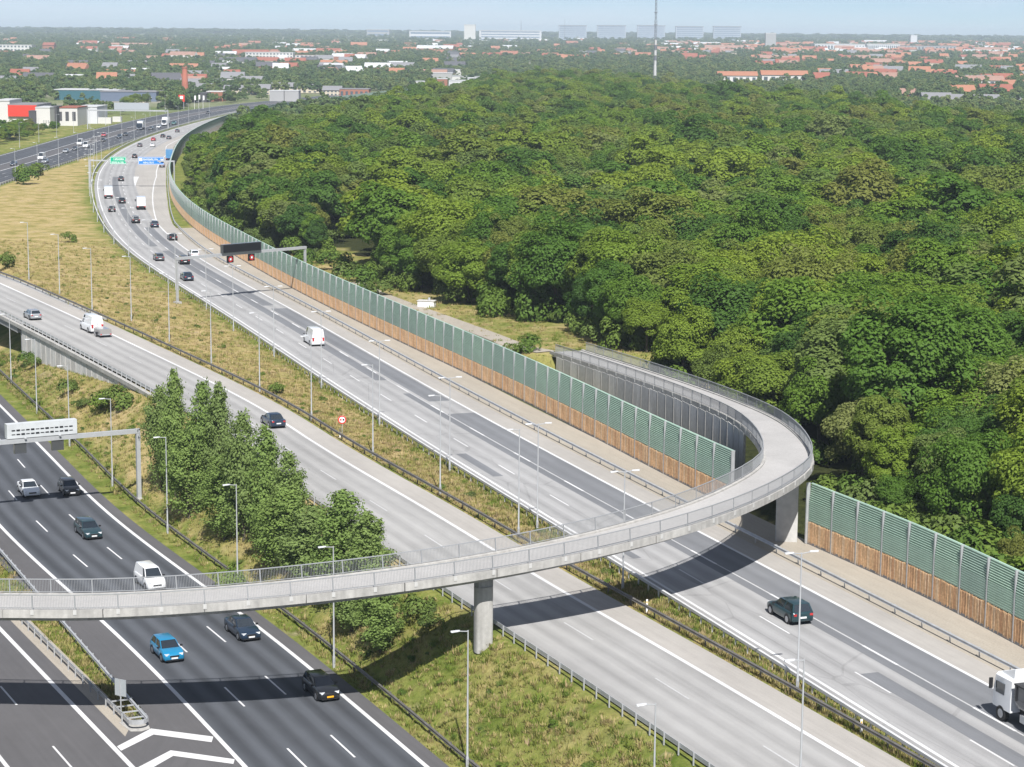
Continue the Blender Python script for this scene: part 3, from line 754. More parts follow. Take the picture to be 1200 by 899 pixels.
def footbridge():
    P = BPATH; n = len(P)
    root = empty('footbridge', (-2.0, 148.2, 0), label='curving pale concrete footbridge with steel railings sweeping over the motorways', cat='bridge')
    O = np.array([-2.0, 148.2, 0]); Q = P - O
    # deck slab and girder
    MB().sweep(Q, [(-2.0, 0.0), (2.0, 0.0), (2.0, -0.30), (-2.0, -0.30)]).obj('deck', M['concrete_deck'], root)
    MB().sweep(Q, [(-1.5, -0.305), (1.5, -0.305), (1.1, -0.95), (-1.1, -0.95)]).obj('girder', M['concrete_grey'], root)
    d = np.gradient(P[:, :2], axis=0); d /= np.linalg.norm(d, axis=1)[:, None]; nn = np.c_[d[:, 1], -d[:, 0]]
    s = np.r_[0, np.cumsum(np.linalg.norm(np.diff(P[:, :2], axis=0), axis=1))]
    # edge beams in 6 m castings
    for side in (-1, 1):
        k = 0
        while k < n - 1:
            e = int(np.searchsorted(s, s[k] + 6.0)); e = min(e, n - 1)
            if e <= k: break
            seg = Q[k:e + 1].copy()
            if len(seg) < 2: break
            dd = seg[-1] - seg[-2]; seg[-1] = seg[-1] - dd / np.linalg.norm(dd) * 0.02
            pr = [(side * 2.003, -0.42), (side * 2.30, -0.42), (side * 2.30, 0.16), (side * 1.95, 0.12), (side * 1.95, 0.003), (side * 2.003, 0.003)]
            MB().sweep(seg, pr).obj('edge_beam', M['concrete'], root)
            k = e
    # railing panels of 3 m, post brackets
    pan = MB()
    for i in range(27): pan.box((0.06 + i * 0.111, 0, 0.57), (0.018, 0.018, 0.92))
    pan.box((1.5, 0, 1.05), (3.0, 0.07, 0.06)); pan.box((1.5, 0, 0.12), (3.0, 0.04, 0.04))
    pan.box((0, 0, 0.5), (0.06, 0.06, 1.1))
    panel = pan.mesh('railing_panel', [M['railing']])
    br = MB().box((0, 0, -0.16), (0.24, 0.04, 0.36)).mesh('bracket', [M['concrete_light']])
    for side in (-1, 1):
        E = np.c_[P[:, :2] + nn * side * 2.15, P[:, 2] + 0.14]
        t = np.r_[0, np.cumsum(np.linalg.norm(np.diff(E, axis=0), axis=1))]
        g = np.arange(0, t[-1] - 3.0, 3.0)
        for q in g:
            a = np.array([np.interp(q, t, E[:, i]) for i in range(3)]); b = np.array([np.interp(q + 3, t, E[:, i]) for i in range(3)])
            v = b - a
            o = new_obj('railing_panel', panel, root); o.location = tuple(a - O)
            o.rotation_euler = (0, -math.atan2(v[2], math.hypot(v[0], v[1])), math.atan2(v[1], v[0])); o.scale = (np.linalg.norm(v) / 3, 1, 1)
            nvec = np.array([v[1], -v[0]]) / math.hypot(v[0], v[1]) * side
            o = new_obj('bracket', br, root); o.location = (a[0] - O[0] + nvec[0] * 0.16, a[1] - O[1] + nvec[1] * 0.16, a[2] - O[2]); o.rotation_euler = (0, 0, math.atan2(v[1], v[0]))
    # piers
    def pier(x, y, wx, wy, rz, zt, name='pier', e=0.55, m='concrete'):
        zb = float(gz(x, y)) - 0.3
        mb = MB(); pl = []
        for k in range(24):
            a = 2 * math.pi * k / 24; c_, s_ = math.cos(a), math.sin(a)
            pl.append((abs(c_) ** e * math.copysign(wx / 2, c_), abs(s_) ** e * math.copysign(wy / 2, s_)))
        pl = [(x - O[0] + px * math.cos(rz) - py * math.sin(rz), y - O[1] + px * math.sin(rz) + py * math.cos(rz)) for px, py in pl]
        mb.prism(pl, zb, zt - 0.75)
        o = mb.obj(name, M[m], root, smooth=40)
        MB().box((x - O[0], y - O[1], zt - 0.36), (wx * 0.86, wy * 0.86, 0.76), rz=rz).obj('bearing_block', M['concrete_grey'], root)
        return o
    def near(x):
        i = int(np.argmin(np.abs(P[:120, 0] - x))); return P[i]
    p = near(-2.4); pier(p[0], p[1], 1.35, 1.0, R_(25), p[2] - 0.9)
    pier(24.5, 179.6, 1.95, 1.0, R_(-8), 6.2, e=0.12, m='concrete_light')
    p = near(-44); pier(p[0], p[1], 1.35, 1.0, 0, p[2] - 0.9)
    # ramp: columns and wall panels under the deck behind the barrier
    i0 = int(np.argmin(np.abs(P[:, 1] - 196))); tq = s[i0]
    side = -2.31
    kk = 0
    while tq < s[-1] - 2.6:
        a = np.array([np.interp(tq, s, P[:, i]) for i in range(3)]); b = np.array([np.interp(tq + 2.6, s, P[:, i]) for i in range(3)])
        v = b - a; L_ = math.hypot(v[0], v[1]); rz = math.atan2(v[1], v[0]); nx, ny = v[1] / L_, -v[0] / L_
        ca = a + np.array([nx, ny, 0]) * (side + 0.05); cb = (a + b) / 2 + np.array([nx, ny, 0]) * (side + 0.05)
        zt = min(a[2], b[2]) - 0.31; z0 = min(float(gz(ca[0], ca[1])), 1.0) - 0.4
        MB().box((ca[0] - O[0], ca[1] - O[1], (zt + z0) / 2), (0.24, 0.22, zt - z0), rz=rz).obj('column', M['concrete'], root)
        MB().box((cb[0] - O[0], cb[1] - O[1], (zt + z0) / 2), (2.34, 0.16, zt - z0), rz=rz).obj('wall_panel', M['concrete_light'] if (kk * 7) % 5 < 3 else M['concrete_light2'], root)
        tq += 2.6; kk += 1
footbridge()

# ------------------------------------------------------------------ bridge of the middle road over the left motorway
def road_bridge():
    y0, y1 = 243.0, 305.0
    root = empty('road_bridge', (float(MX(305)) - 9, 305, -4), label='concrete road bridge of the middle road with its ribbed retaining wall', cat='bridge')
    O = np.array(root.location)
    S = np.arange(MR.sy(y0), MR.sy(520), 3.0)
    P = MR.at(S)
    # edge beam on the visible side
    k = int(np.searchsorted(S, MR.sy(305)))
    MB().sweep(P - O, [(-9.9, -0.40), (-9.25, -0.40), (-9.25, 0.03), (-9.9, 0.10)]).obj('edge_beam', M['concrete'], root)
    MB().sweep(P[k:] - O, [(-9.7, -1.3), (4.0, -1.3), (4.0, -0.02), (-9.24, -0.02), (-9.24, -0.41), (-9.7, -0.41)]).obj('deck', M['concrete_grey'], root)
    # retaining wall: separate cast panels 2.4 m wide
    s0, s1 = MR.sy(y0), MR.sy(y1)
    for i, s in enumerate(np.arange(s0, s1 - 2.0, 2.4)):
        a, b = MR.at(s, -9.55), MR.at(s + 2.37, -9.55)
        c = (a + b) / 2; h = math.atan2(b[1] - a[1], b[0] - a[0])
        zt = c[2] - 0.405; zb = float(gz(c[0] - 0.6, c[1] - 0.3)) - 0.9
        if zt - zb < 0.2: continue
        mb = MB(); mb.box((c[0] - O[0], c[1] - O[1], (zt + zb) / 2 - O[2]), (2.37, 0.30, zt - zb), rz=h)
        mb.obj('wall_panel', M['concrete_light2'] if i % 3 else M['concrete_pale'], root)
        nx, ny = -math.sin(h), math.cos(h)
        MB().box((a[0] - O[0] + nx * 0.13, a[1] - O[1] + ny * 0.13, (zt + zb) / 2 - O[2]), (0.14, 0.12, zt - zb), rz=h).obj('rib', M['concrete_pale'], root)
    # abutment face across the road, inside the opening
    a, b = MR.at(MR.sy(305), -9.6), MR.at(MR.sy(305), 4.0)
    c = (a + b) / 2; h = math.atan2(b[1] - a[1], b[0] - a[0])
    MB().box((c[0] - O[0], c[1] - O[1], -2.2 - O[2]), (np.linalg.norm((b - a)[:2]), 0.5, 6.6), rz=h).obj('abutment', M['concrete_grey'], root)
    far = MR.at(MR.sy(470), -3); h = MR.head(MR.sy(470)) 
    MB().box((far[0] - O[0], far[1] - O[1], -2.2 - O[2]), (0.8, 13.6, 6.6), rz=h).obj('abutment', M['concrete_grey'], root)
M['concrete_pale'] = mat('concrete_pale', (0.50, 0.485, 0.46), 0.9, noise=[(0.4, 0.12), (3, 0.1)], bump=0.15)
road_bridge()

# ------------------------------------------------------------------ lamp posts
def lamp_proto(double, h=9.8, arm=1.1):
    root = empty('lamp_post')
    MB().tube([(0, 0, -0.2), (0, 0, 0.9), (0, 0, 1.0), (0, 0, h)], [0.11, 0.11, 0.075, 0.045], 10).obj('pole', M['lamp_grey'], root, smooth=50)
    MB().box((0, -0.132, 0.6), (0.10, 0.02, 0.4)).obj('service_door', M['galv'], root)
    for sx in ((-1, 1) if double else (-1,)):
        MB().tube([(0, 0, h - 0.08), (sx * arm * 0.6, 0, h + 0.0)], 0.035, 6).obj('arm', M['lamp_grey'], root)
        mb = MB(); mb.loft([[(sx * (arm * 0.55 + a), b, h + 0.03 + c) for b, c in ((-w, -0.03), (w, -0.03), (w * 0.7, 0.05), (-w * 0.7, 0.05))] for a, w in ((0, 0.06), (0.2, 0.12), (0.55, 0.11), (0.66, 0.07))])
        o = mb.obj('lamp_head', M['lamp_head'], root)
        MB().box((sx * (arm * 0.55 + 0.42), 0, h - 0.012), (0.4, 0.2, 0.02)).obj('lens', M['headlight'], o)
    return root
ORD = ['nearest', 'second', 'third', 'fourth', 'fifth', 'sixth', 'seventh', 'eighth', 'ninth', 'tenth', 'eleventh', 'twelfth', 'thirteenth', 'fourteenth',
       'fifteenth', 'sixteenth', 'seventeenth', 'eighteenth', 'nineteenth', 'twentieth', 'twenty-first', 'twenty-second', 'twenty-third', 'twenty-fourth']
def lamp_row(proto, pts, lab, group, rz=0.0, first=[True]):
    for i, p in enumerate(pts):
        o = copy_tree(proto)
        o.location = (p[0], p[1], p[2]); o.rotation_euler = (0, 0, p[3] if len(p) > 3 else rz)
        o['label'] = lab.replace('{n}', ORD[i] if i == 0 else ORD[i] + ' nearest'); o['category'] = 'street lamp'; o['group'] = group
P2 = lamp_proto(True); P1 = lamp_proto(False)
def rowpts(line, lst, z=0.0, ang=0.0):
    out = []
    for x, y in lst:
        s, o = line.locate(x, y); out.append((x, y, float(gz(x, y)) + 0.02, line.head(s) - math.pi / 2 + ang))
    return out
rp = [(19.7, 136.5), (9.1, 162.6), (2.4, 182.9), (-6.3, 207.9), (-15.1, 233.0), (-24.0, 257.5), (-32.9, 283.1), (-41.8, 307.7)]
for yy in range(333, 1100, 26):
    s = RR.sy(yy); q = RR.at(s, -2.4); rp.append((q[0], q[1]))
lamp_row(P2, rowpts(RR, rp)[:24], '{n} twin-headed lamp post in the row along the left rail of the right motorway', 'twin-headed lamp posts by the right motorway')
mp_ = [un(936, 965, 0)[:2], un(760, 742, 0)[:2], (0.7, 180.2), (-6.9, 197.4), (-14.7, 215.9), (-23.1, 235.3), (-31.2, 252.8), (-40.0, 272.3), (-48.5, 290.1), (-57.4, 309.5)]
mp_ = [mp_[0]] + mp_[2:]
for x_, y_ in ((108, 363), (70, 345), (34, 328)):
    q = un(x_, y_, 1.9); mp_.append((q.x, q.y))
lamp_row(P1, rowpts(MR, mp_), '{n} single-arm lamp post in the row behind the right rail of the middle road', 'single-arm lamp posts by the middle road')
lp = [un(764, 1035, -4.8)[:2], (-2.8, 134.3), (-13.8, 157.1), (-24.3, 179.3), (-34.1, 200.8), (-43.7, 222.3), (-53.1, 244.5), (-61.9, 265.9), (-70.8, 289.1)]
lamp_row(P1, rowpts(LR, lp), '{n} single-arm lamp post at the foot of the slope beside the left motorway', 'single-arm lamp posts by the left motorway')
fp = [(float(LX(y)) + 3.0, y) for y in range(585, 1120, 34)]
lamp_row(P1, rowpts(LR, fp), '{n} slim lamp post on the meadow side of the distant left road', 'lamp posts by the distant left road')
fp = [(float(LX(y)) - 33.0, y) for y in range(640, 1180, 40)]
lamp_row(P1, rowpts(LR, fp, ang=math.pi), '{n} slim lamp post on the far side of the distant left road', 'lamp posts on the far side of the distant left road')
for pr in (P1, P2):
    for ch in list(pr.children_recursive): bpy.data.objects.remove(ch)
    bpy.data.objects.remove(pr)

# ------------------------------------------------------------------ gantries and signs
def proj(x, y, z):
    dz = z - CAMH
    Z = y * math.cos(TH) - dz * math.sin(TH); Yv = -(y * math.sin(TH) + dz * math.cos(TH)); u, v = x / Z, Yv / Z
    c, s = math.cos(ROLL), math.sin(ROLL)
    return CXP + FPX * (c * u - s * v), CYP + FPX * (s * u + c * v)
def proj_x(x, y, z): return proj(x, y, z)[0]
def text_bars(parent, x0, x1, z, h, y, m, words, seed):
    """lines of lettering too far away to read: letter-sized strokes"""
    r = random.Random(seed); x = x0; mb = MB()
    for w in words:
        for i in range(w):
            lw = h * r.choice([0.45, 0.6, 0.6, 0.7])
            if x + lw > x1: break
            k = r.randint(0, 2)
            mb.box((x + h * 0.07, y, z), (h * 0.14, 0.02, h))
            if k != 1: mb.box((x + lw * 0.5, y, z + h * (0.43 if k else -0.43)), (lw * 0.8, 0.018, h * 0.14))
            if k: mb.box((x + lw * 0.8, y, z - h * 0.1 * k), (h * 0.14, 0.02, h * 0.8)); mb.box((x + lw * 0.5, y, z), (lw * 0.7, 0.018, h * 0.13))
            x += lw + h * 0.16
        x += h * 0.5
    if mb.v: mb.obj('lettering', m, parent)

def gantry_left():
    b = un(163, 580, -4.3); zg = float(gz(b.x, b.y))
    root = empty('sign_gantry', (b.x, b.y, zg), label='grey portal gantry over the left motorway carrying the back of a message sign', cat='gantry')
    top = 2.2 + (-5.0 - zg) + 5.0
    top = 7.0 + (-4.4 - zg)
    # the beam spans the left motorway square to it
    s, o = LR.locate(b.x, b.y); h = LR.head(s); nx, ny = -math.sin(h), math.cos(h)
    e = un(0, 518.5, zg + top); v = Vector((e.x - b.x, e.y - b.y, 0)).normalized(); rz = math.atan2(v.y, v.x)
    Lb = 27.0
    f = lambda t, z, l=0.0: (v.x * t - v.y * l, v.y * t + v.x * l, z)
    MB().box((0, 0, top / 2 - 0.1), (0.42, 0.42, top), rz=rz).obj('column', M['lamp_grey'], root)
    MB().box(f(Lb, top / 2 - 1.0), (0.42, 0.42, top + 1.6), rz=rz).obj('column', M['lamp_grey'], root)
    MB().box((0, 0, 0.0), (0.9, 0.9, 0.35), rz=rz).obj('footing', M['concrete'], root)
    MB().box(f(Lb / 2, top), (Lb + 0.42, 0.45, 0.45), rz=rz).obj('beam', M['lamp_grey'], root)
    bo = MB().box(f(10.2, top + 1.05, -0.25), (7.3, 0.9, 1.5), rz=rz).obj('message_board', M['board_grey'], root)
    for i in range(2):
        for j in range(13):
            MB().box(f(7.2 + j * 0.5, top + 0.72 + i * 0.42, 0.21), (0.36, 0.05, 0.07 + 0.05 * ((j * 5 + i) % 3)), rz=rz).obj('vent', M['sign_black'], bo)
    for t in (8.4, 12.0):
        MB().box(f(t, top + 0.25, 0.1), (0.2, 0.7, 0.12), rz=rz).obj('bracket', M['galv'], root)
    for t in (8.6, 12.5, 16.4):
        o = MB().box(f(t, top - 0.78, -0.05), (1.25, 0.35, 1.05), rz=rz).obj('lane_signal', M['p_grey'], root)
gantry_left()

def gantry_right():
    b = un(208, 357, 0); zg = float(gz(b.x, b.y))
    root = empty('sign_gantry', (b.x, b.y, zg), label='grey portal gantry over the right motorway with a black message sign', cat='gantry')
    s, o = RR.locate(b.x, b.y); h = RR.head(s)
    sw = next(q for q in np.arange(WL.sy(330), WL.sy(420), 0.5)[::-1] if proj_x(*(WL.at(q, 1.3)[:2]), 7.4) >= 357)
    e = Vector(WL.at(sw, 1.3)); v = Vector((e.x - b.x, e.y - b.y, 0)); Lb = v.length; v.normalize(); rz = math.atan2(v.y, v.x); top = 7.4
    f = lambda t, z, l=0.0: (v.x * t - v.y * l, v.y * t + v.x * l, z)
    MB().box((0, 0, top / 2), (0.34, 0.34, top), rz=rz).obj('column', M['lamp_grey'], root)
    MB().box(f(Lb, top / 2), (0.34, 0.34, top), rz=rz).obj('column', M['lamp_grey'], root)
    MB().box((0, 0, 0.1), (1.0, 1.0, 0.5), rz=rz).obj('footing', M['concrete'], root)
    MB().box(f(Lb / 2, top), (Lb + 0.42, 0.45, 0.45), rz=rz).obj('beam', M['lamp_grey'], root)
    t0 = Lb * (279.5 - 208) / 149.0
    bo = MB().box(f(t0, top + 1.0, -0.3), (Lb * 45 / 149.0, 0.6, 1.45), rz=rz).obj('message_board', M['p_grey'], root)
    MB().box(f(t0, top + 1.0, -0.61), (Lb * 43 / 149.0, 0.04, 1.25), rz=rz).obj('display', M['sign_black'], bo)
    for q in (267.5, 292):
        t = Lb * (q - 208) / 149.0
        o = MB().box(f(t, top - 0.85, -0.1), (1.25, 0.3, 1.15), rz=rz).obj('lane_signal', M['sign_black'], root)
        r = MB()
        for k in range(20):
            a0, a1 = 2 * math.pi * k / 20, 2 * math.pi * (k + 1) / 20
            P = []
            for a, rr in ((a0, 0.30), (a1, 0.30), (a1, 0.46), (a0, 0.46)):
                P.append(f(t + math.cos(a) * rr, top - 0.85 + math.sin(a) * rr, -0.262))
            r.add(P, [(0, 1, 2, 3)])
        r.obj('red_ring', M['led_red'], o)
        MB().box(f(t, top - 0.85, -0.258), (0.34, 0.01, 0.36), rz=rz).obj('digit', M['sign_white'], o)
gantry_right()

def gantry_far():
    b = un(106, 219, 0); top = 7.6
    s, o = RR.locate(b.x, b.y)
    root = empty('sign_gantry', (b.x, b.y, 0), label='slim gantry with green and blue direction signs over the right motorway bend', cat='gantry')
    e = un(204, 189, 7.6); v = Vector((e.x - b.x, e.y - b.y, 0)); Lb = v.length; v.normalize(); rz = math.atan2(v.y, v.x)
    f = lambda t, z, l=0.0: (v.x * t - v.y * l, v.y * t + v.x * l, z)
    px = lambda x: next(t for t in np.linspace(0, Lb, 400) if proj_x(b.x + v.x * t, b.y + v.y * t, top) >= x)
    MB().box((0, 0, top / 2), (0.35, 0.35, top), rz=rz).obj('column', M['lamp_grey'], root)
    MB().box(f(Lb, top / 2), (0.35, 0.35, top), rz=rz).obj('column', M['lamp_grey'], root)
    MB().box(f(Lb / 2, top), (Lb + 0.4, 0.4, 0.4), rz=rz).obj('beam', M['lamp_grey'], root)
    face = math.atan2(-b.y, -b.x) + math.pi / 2
    for nm, x0, x1, m, lab in (('direction_sign', 129.5, 148, 'sign_green', 'green direction sign with white lettering'), ('direction_sign', 162.5, 192, 'sign_blue', 'blue exit sign with white lettering and arrow')):
        tc_ = (px(x0) + px(x1)) / 2; w = (x1 - x0) * (b.y) / FPX * 1.0; h = 2.1 if m == 'sign_green' else 2.2
        c = f(tc_, top + 0.1)
        o = MB().box((0, 0, 0), (w, 0.12, h)).obj(nm, M[m], root); o['label'] = lab
        o.location = (c[0], c[1] - 0.5, c[2]); o.rotation_euler = (0, 0, R_(10))
        bw = 0.09
        bb = MB()
        for zz in (-1, 1): bb.box((0, -0.07, zz * (h / 2 - 0.12)), (w - 0.2, 0.02, bw))
        for xx in (-1, 1): bb.box((xx * (w / 2 - 0.12), -0.071, 0), (bw, 0.02, h - 0.3))
        bb.obj('border', M['sign_white'], o)
        if m == 'sign_green':
            text_bars(o, -w * 0.28, w * 0.4, 0.35, 0.62, -0.075, M['sign_white'], [7], 2)
            text_bars(o, -w * 0.40, w * 0.42, -0.55, 0.5, -0.075, M['sign_white'], [10], 5)
        else:
            MB().box((-w * 0.40, -0.075, 0.35), (0.9, 0.02, 0.8)).obj('exit_symbol', M['sign_white'], o)
            text_bars(o, -w * 0.30, w * 0.30, 0.38, 0.62, -0.075, M['sign_white'], [11], 3)
            text_bars(o, -w * 0.30, w * 0.12, -0.50, 0.5, -0.075, M['sign_white'], [8], 4)
            ar = MB(); ar.box((w * 0.39, -0.075, -0.1), (0.22, 0.02, 1.3), ry=R_(40)); ar.box((w * 0.41, -0.078, 0.45), (0.75, 0.02, 0.2)); ar.box((w * 0.445, -0.074, 0.22), (0.2, 0.02, 0.65))
            ar.obj('arrow', M['sign_white'], o)

gantry_far()

def gantry_distant():
    a = un(168, 160, 0); b = un(213, 147, 0)
    y = 960.0
    xa, xb = float(LX(y)) - 34, float(LX(y)) + 3
    root = empty('sign_gantry', (xa, y, 0), label='thin pale gantry spanning the distant left road', cat='gantry')
    MB().box((0, 0, 4.2), (0.4, 0.4, 8.6)).obj('column', M['lamp_grey'], root)
    MB().box((xb - xa, 0, 4.2), (0.4, 0.4, 8.6)).obj('column', M['lamp_grey'], root)
    MB().box(((xb - xa) / 2, 0, 8.6), (xb - xa + 0.4, 0.5, 0.6)).obj('beam', M['lamp_grey'], root)
    MB().box(((xb - xa) * 0.55, 0.0, 10.6), (16, 0.3, 3.2)).obj('sign_back', M['sign_back'], root)
gantry_distant()

def round_sign():
    p = un(401, 514, 0); z = float(gz(p.x, p.y))
    root = empty('road_sign', (p.x, p.y, z), R_(4), label='round red-rimmed no-overtaking sign on the median by the middle road', cat='road sign')
    MB().tube([(0, 0, -0.2), (0, 0, 2.6)], 0.035, 8).obj('post', M['galv'], root)
    def disc(r0, r1, y, m, nm, parent):
        mb = MB(); n = 28
        for k in range(n):
            a0, a1 = 2 * math.pi * k / n, 2 * math.pi * (k + 1) / n
            if r0: mb.add([(math.cos(a) * r, y, 2.25 + math.sin(a) * r) for a, r in ((a0, r0), (a1, r0), (a1, r1), (a0, r1))], [(0, 1, 2, 3)])
            else: mb.add([(0, y, 2.25), (math.cos(a0) * r1, y, 2.25 + math.sin(a0) * r1), (math.cos(a1) * r1, y, 2.25 + math.sin(a1) * r1)], [(0, 1, 2)])
        return mb.obj(nm, m, parent)
    pl = MB(); pl.tube([(0, -0.02, 2.25), (0, -0.05, 2.25)], 0.46, 28); face = pl.obj('sign_plate', M['sign_white'], root)
    disc(0.33, 0.46, -0.056, M['sign_red'], 'red_rim', face)
    for sx, m in ((-0.15, 'sign_red'), (0.15, 'sign_black')):
        q = MB(); q.box((sx, -0.06, 2.22), (0.22, 0.01, 0.12)); q.box((sx, -0.061, 2.31), (0.15, 0.01, 0.08)); q.obj('car_pictogram', M[m], face)
    for i, (x, y, lab) in enumerate(((398.5, 512, 'white marker post beside the round no-overtaking sign'), (1009, 859, 'white marker post on the narrow median near the passing truck'),
                                     (758, 716, 'white marker post behind the middle road rail just past the bridge shadow'))):
        p = un(x, y, 0); rt = MB()
        root = empty('marker_post', (p.x, p.y, float(gz(p.x, p.y))), label=lab, cat='marker post', group='white marker posts')
        MB().box((0, 0, 0.5), (0.14, 0.10, 1.1)).obj('post', M['sign_white'], root)
        MB().box((0, -0.053, 0.85), (0.08, 0.01, 0.16)).obj('reflector', M['plate_yellow'], root)
round_sign()

# ------------------------------------------------------------------ foliage prototypes
def leaf_cloud(C, rc, n, size, g, up=0.35, out_c=None, squash=0.85, jit=0.38, aspect=0.62):
    """kite-shaped leaf sprays on the outer faces of clumps (centres C, radii rc)"""
    w = rc ** 2; ci = g.choice(len(C), n, p=w / w.sum())
    c, r = C[ci], rc[ci]
    D = g.normal(size=(n, 3)); D /= np.linalg.norm(D, axis=1)[:, None]
    oc = out_c if out_c is not None else np.array([0, 0, C[:, 2].mean()])
    O = c - oc; O /= np.linalg.norm(O, axis=1)[:, None] + 1e-6
    flip = (D * O).sum(1) < -0.25
    D[flip] -= 2 * (D[flip] * O[flip]).sum(1)[:, None] * O[flip]
    P = c + D * (r * g.uniform(0.80, 1.08, n))[:, None] * np.array([1, 1, squash])
    K = P - oc; K /= np.linalg.norm(K, axis=1)[:, None] + 1e-6
    Nn = D * 0.62 + K * 0.38 + g.normal(size=(n, 3)) * jit * 0.8 + np.array([0, 0, up]); Nn /= np.linalg.norm(Nn, axis=1)[:, None]
    T = np.cross(Nn, g.normal(size=(n, 3))); T /= np.linalg.norm(T, axis=1)[:, None]
    B = np.cross(Nn, T)
    s = size * g.uniform(0.6, 1.35, n)
    a, b = T * s[:, None], B * (s * aspect)[:, None]
    lift = Nn * (s * 0.18)[:, None]
    V = np.stack([P - a * 0.5, P - b * 0.5 + lift - a * 0.05, P + a * 0.5, P + b * 0.5 + lift - a * 0.05], 1).reshape(-1, 3)
    Fq = np.arange(4 * n).reshape(-1, 4)
    lv = np.repeat(np.clip(g.normal(0.5, 0.2, n) , 0, 1), 4)
    return V, Fq, lv

def crown_broad(name, R, H, z0, nclump, nleaf, size, seed, m, lop=0.25):
    g = np.random.default_rng(seed)
    D = g.normal(size=(nclump * 3, 3)); D /= np.linalg.norm(D, axis=1)[:, None]
    D = D[D[:, 2] > -0.45][:nclump]
    n = len(D)
    rad = g.uniform(0.50, 1.10, n) * (1 + lop * np.sin(2 * np.arctan2(D[:, 1], D[:, 0]) + g.uniform(0, 6)) * 0.5)
    C = D * rad[:, None] * np.array([R * 0.78, R * 0.78, H * 0.40]); C[:, 2] += z0 + H * 0.5
    rc = g.uniform(0.15, 0.36, n) * R
    V, Fq, lv = leaf_cloud(C, rc, nleaf, size, g, out_c=np.array([0, 0, z0 + H * 0.35]))
    return mesh_np(name, V, Fq, [m], attrs={'leafv': lv})

def crown_poplar(name, R, H, z0, nleaf, size, seed, m):
    """feathery column: leaves along steep ascending branches"""
    g = np.random.default_rng(seed)
    nb = 95
    t = np.sort(g.uniform(0, 1, nb) ** 0.85); a = g.uniform(0, 2 * math.pi, nb)
    env = np.interp(t, [0, 0.15, 0.4, 0.75, 1.0], [0.8, 1.0, 0.9, 0.55, 0.12]) * R * g.uniform(0.65, 1.1, nb)
    ln = env * g.uniform(1.2, 1.9, nb) + 0.4
    base = np.c_[np.zeros((nb, 2)), z0 + t * H * 0.90]
    w = ln * (env + 0.5); k = g.choice(nb, nleaf, p=w / w.sum()); s = g.uniform(0.12, 1.0, nleaf) ** 0.8
    out = np.c_[np.cos(a[k]), np.sin(a[k]), np.zeros(nleaf)]
    P = base[k] + out * (env[k] * s ** 0.8)[:, None]; P[:, 2] += ln[k] * s * 0.85
    sp = (0.16 + 0.16 * env[k]) * (1.15 - 0.6 * s)
    J = g.normal(size=(nleaf, 3)); P = P + J * sp[:, None]
    P[:, 2] = np.minimum(P[:, 2], z0 + H)
    Nn = out * 0.6 + J * 0.35 + g.normal(size=(nleaf, 3)) * 0.4 + np.array([0, 0, 0.35]); Nn /= np.linalg.norm(Nn, axis=1)[:, None]
    T = np.cross(Nn, g.normal(size=(nleaf, 3))); T /= np.linalg.norm(T, axis=1)[:, None]; B = np.cross(Nn, T)
    sz = size * g.uniform(0.6, 1.35, nleaf); A_, B_ = T * sz[:, None], B * (sz * 0.7)[:, None]
    V = np.stack([P - A_ * 0.5, P - B_ * 0.5, P + A_ * 0.5, P + B_ * 0.5], 1).reshape(-1, 3)
    lv = np.repeat(np.clip(g.normal(0.5, 0.2, nleaf), 0, 1), 4)
    return mesh_np(name, V, np.arange(4 * nleaf).reshape(-1, 4), [m], attrs={'leafv': lv})

def bush_mesh(name, R, H, nleaf, size, seed, m):
    g = np.random.default_rng(seed)
    n = 14; a = g.uniform(0, 6.28, n); r = R * np.sqrt(g.uniform(0, 1, n)) * 0.75
    C = np.c_[np.cos(a) * r, np.sin(a) * r, H * g.uniform(0.15, 0.75, n) * (1 - 0.4 * (r / R) ** 2)]
    rc = g.uniform(0.25, 0.42, n) * R
    V, Fq, lv = leaf_cloud(C, rc, nleaf, size, g, out_c=np.array([0, 0, 0.0]), squash=H / R * 0.8)
    V[:, 2] = np.maximum(V[:, 2], 0.0)
    return mesh_np(name, V, Fq, [m], attrs={'leafv': lv})

def trunk_mesh(name, h, r, seed, limbs=5, spread=0.3):
    g = random.Random(seed); mb = MB()
    lean = (g.uniform(-0.3, 0.3), g.uniform(-0.3, 0.3))
    mb.tube([(0, 0, -0.5), (0, 0, 0.4), (lean[0] * 0.4, lean[1] * 0.4, h * 0.5), (lean[0], lean[1], h)], [r * 1.35, r, r * 0.75, r * 0.3], 8)
    for i in range(limbs):
        t = g.uniform(0.4, 0.85); a = g.uniform(0, 6.28); l = h * g.uniform(0.25, 0.45)
        b = (lean[0] * t, lean[1] * t, h * t)
        mb.tube([b, (b[0] + math.cos(a) * l * spread, b[1] + math.sin(a) * l * spread, b[2] + l * 0.5), (b[0] + math.cos(a) * l * spread * 1.8, b[1] + math.sin(a) * l * spread * 1.8, b[2] + l * 0.9)], [r * 0.45, r * 0.3, r * 0.1], 6)
    return mb.mesh(name, [M['bark']], 50)

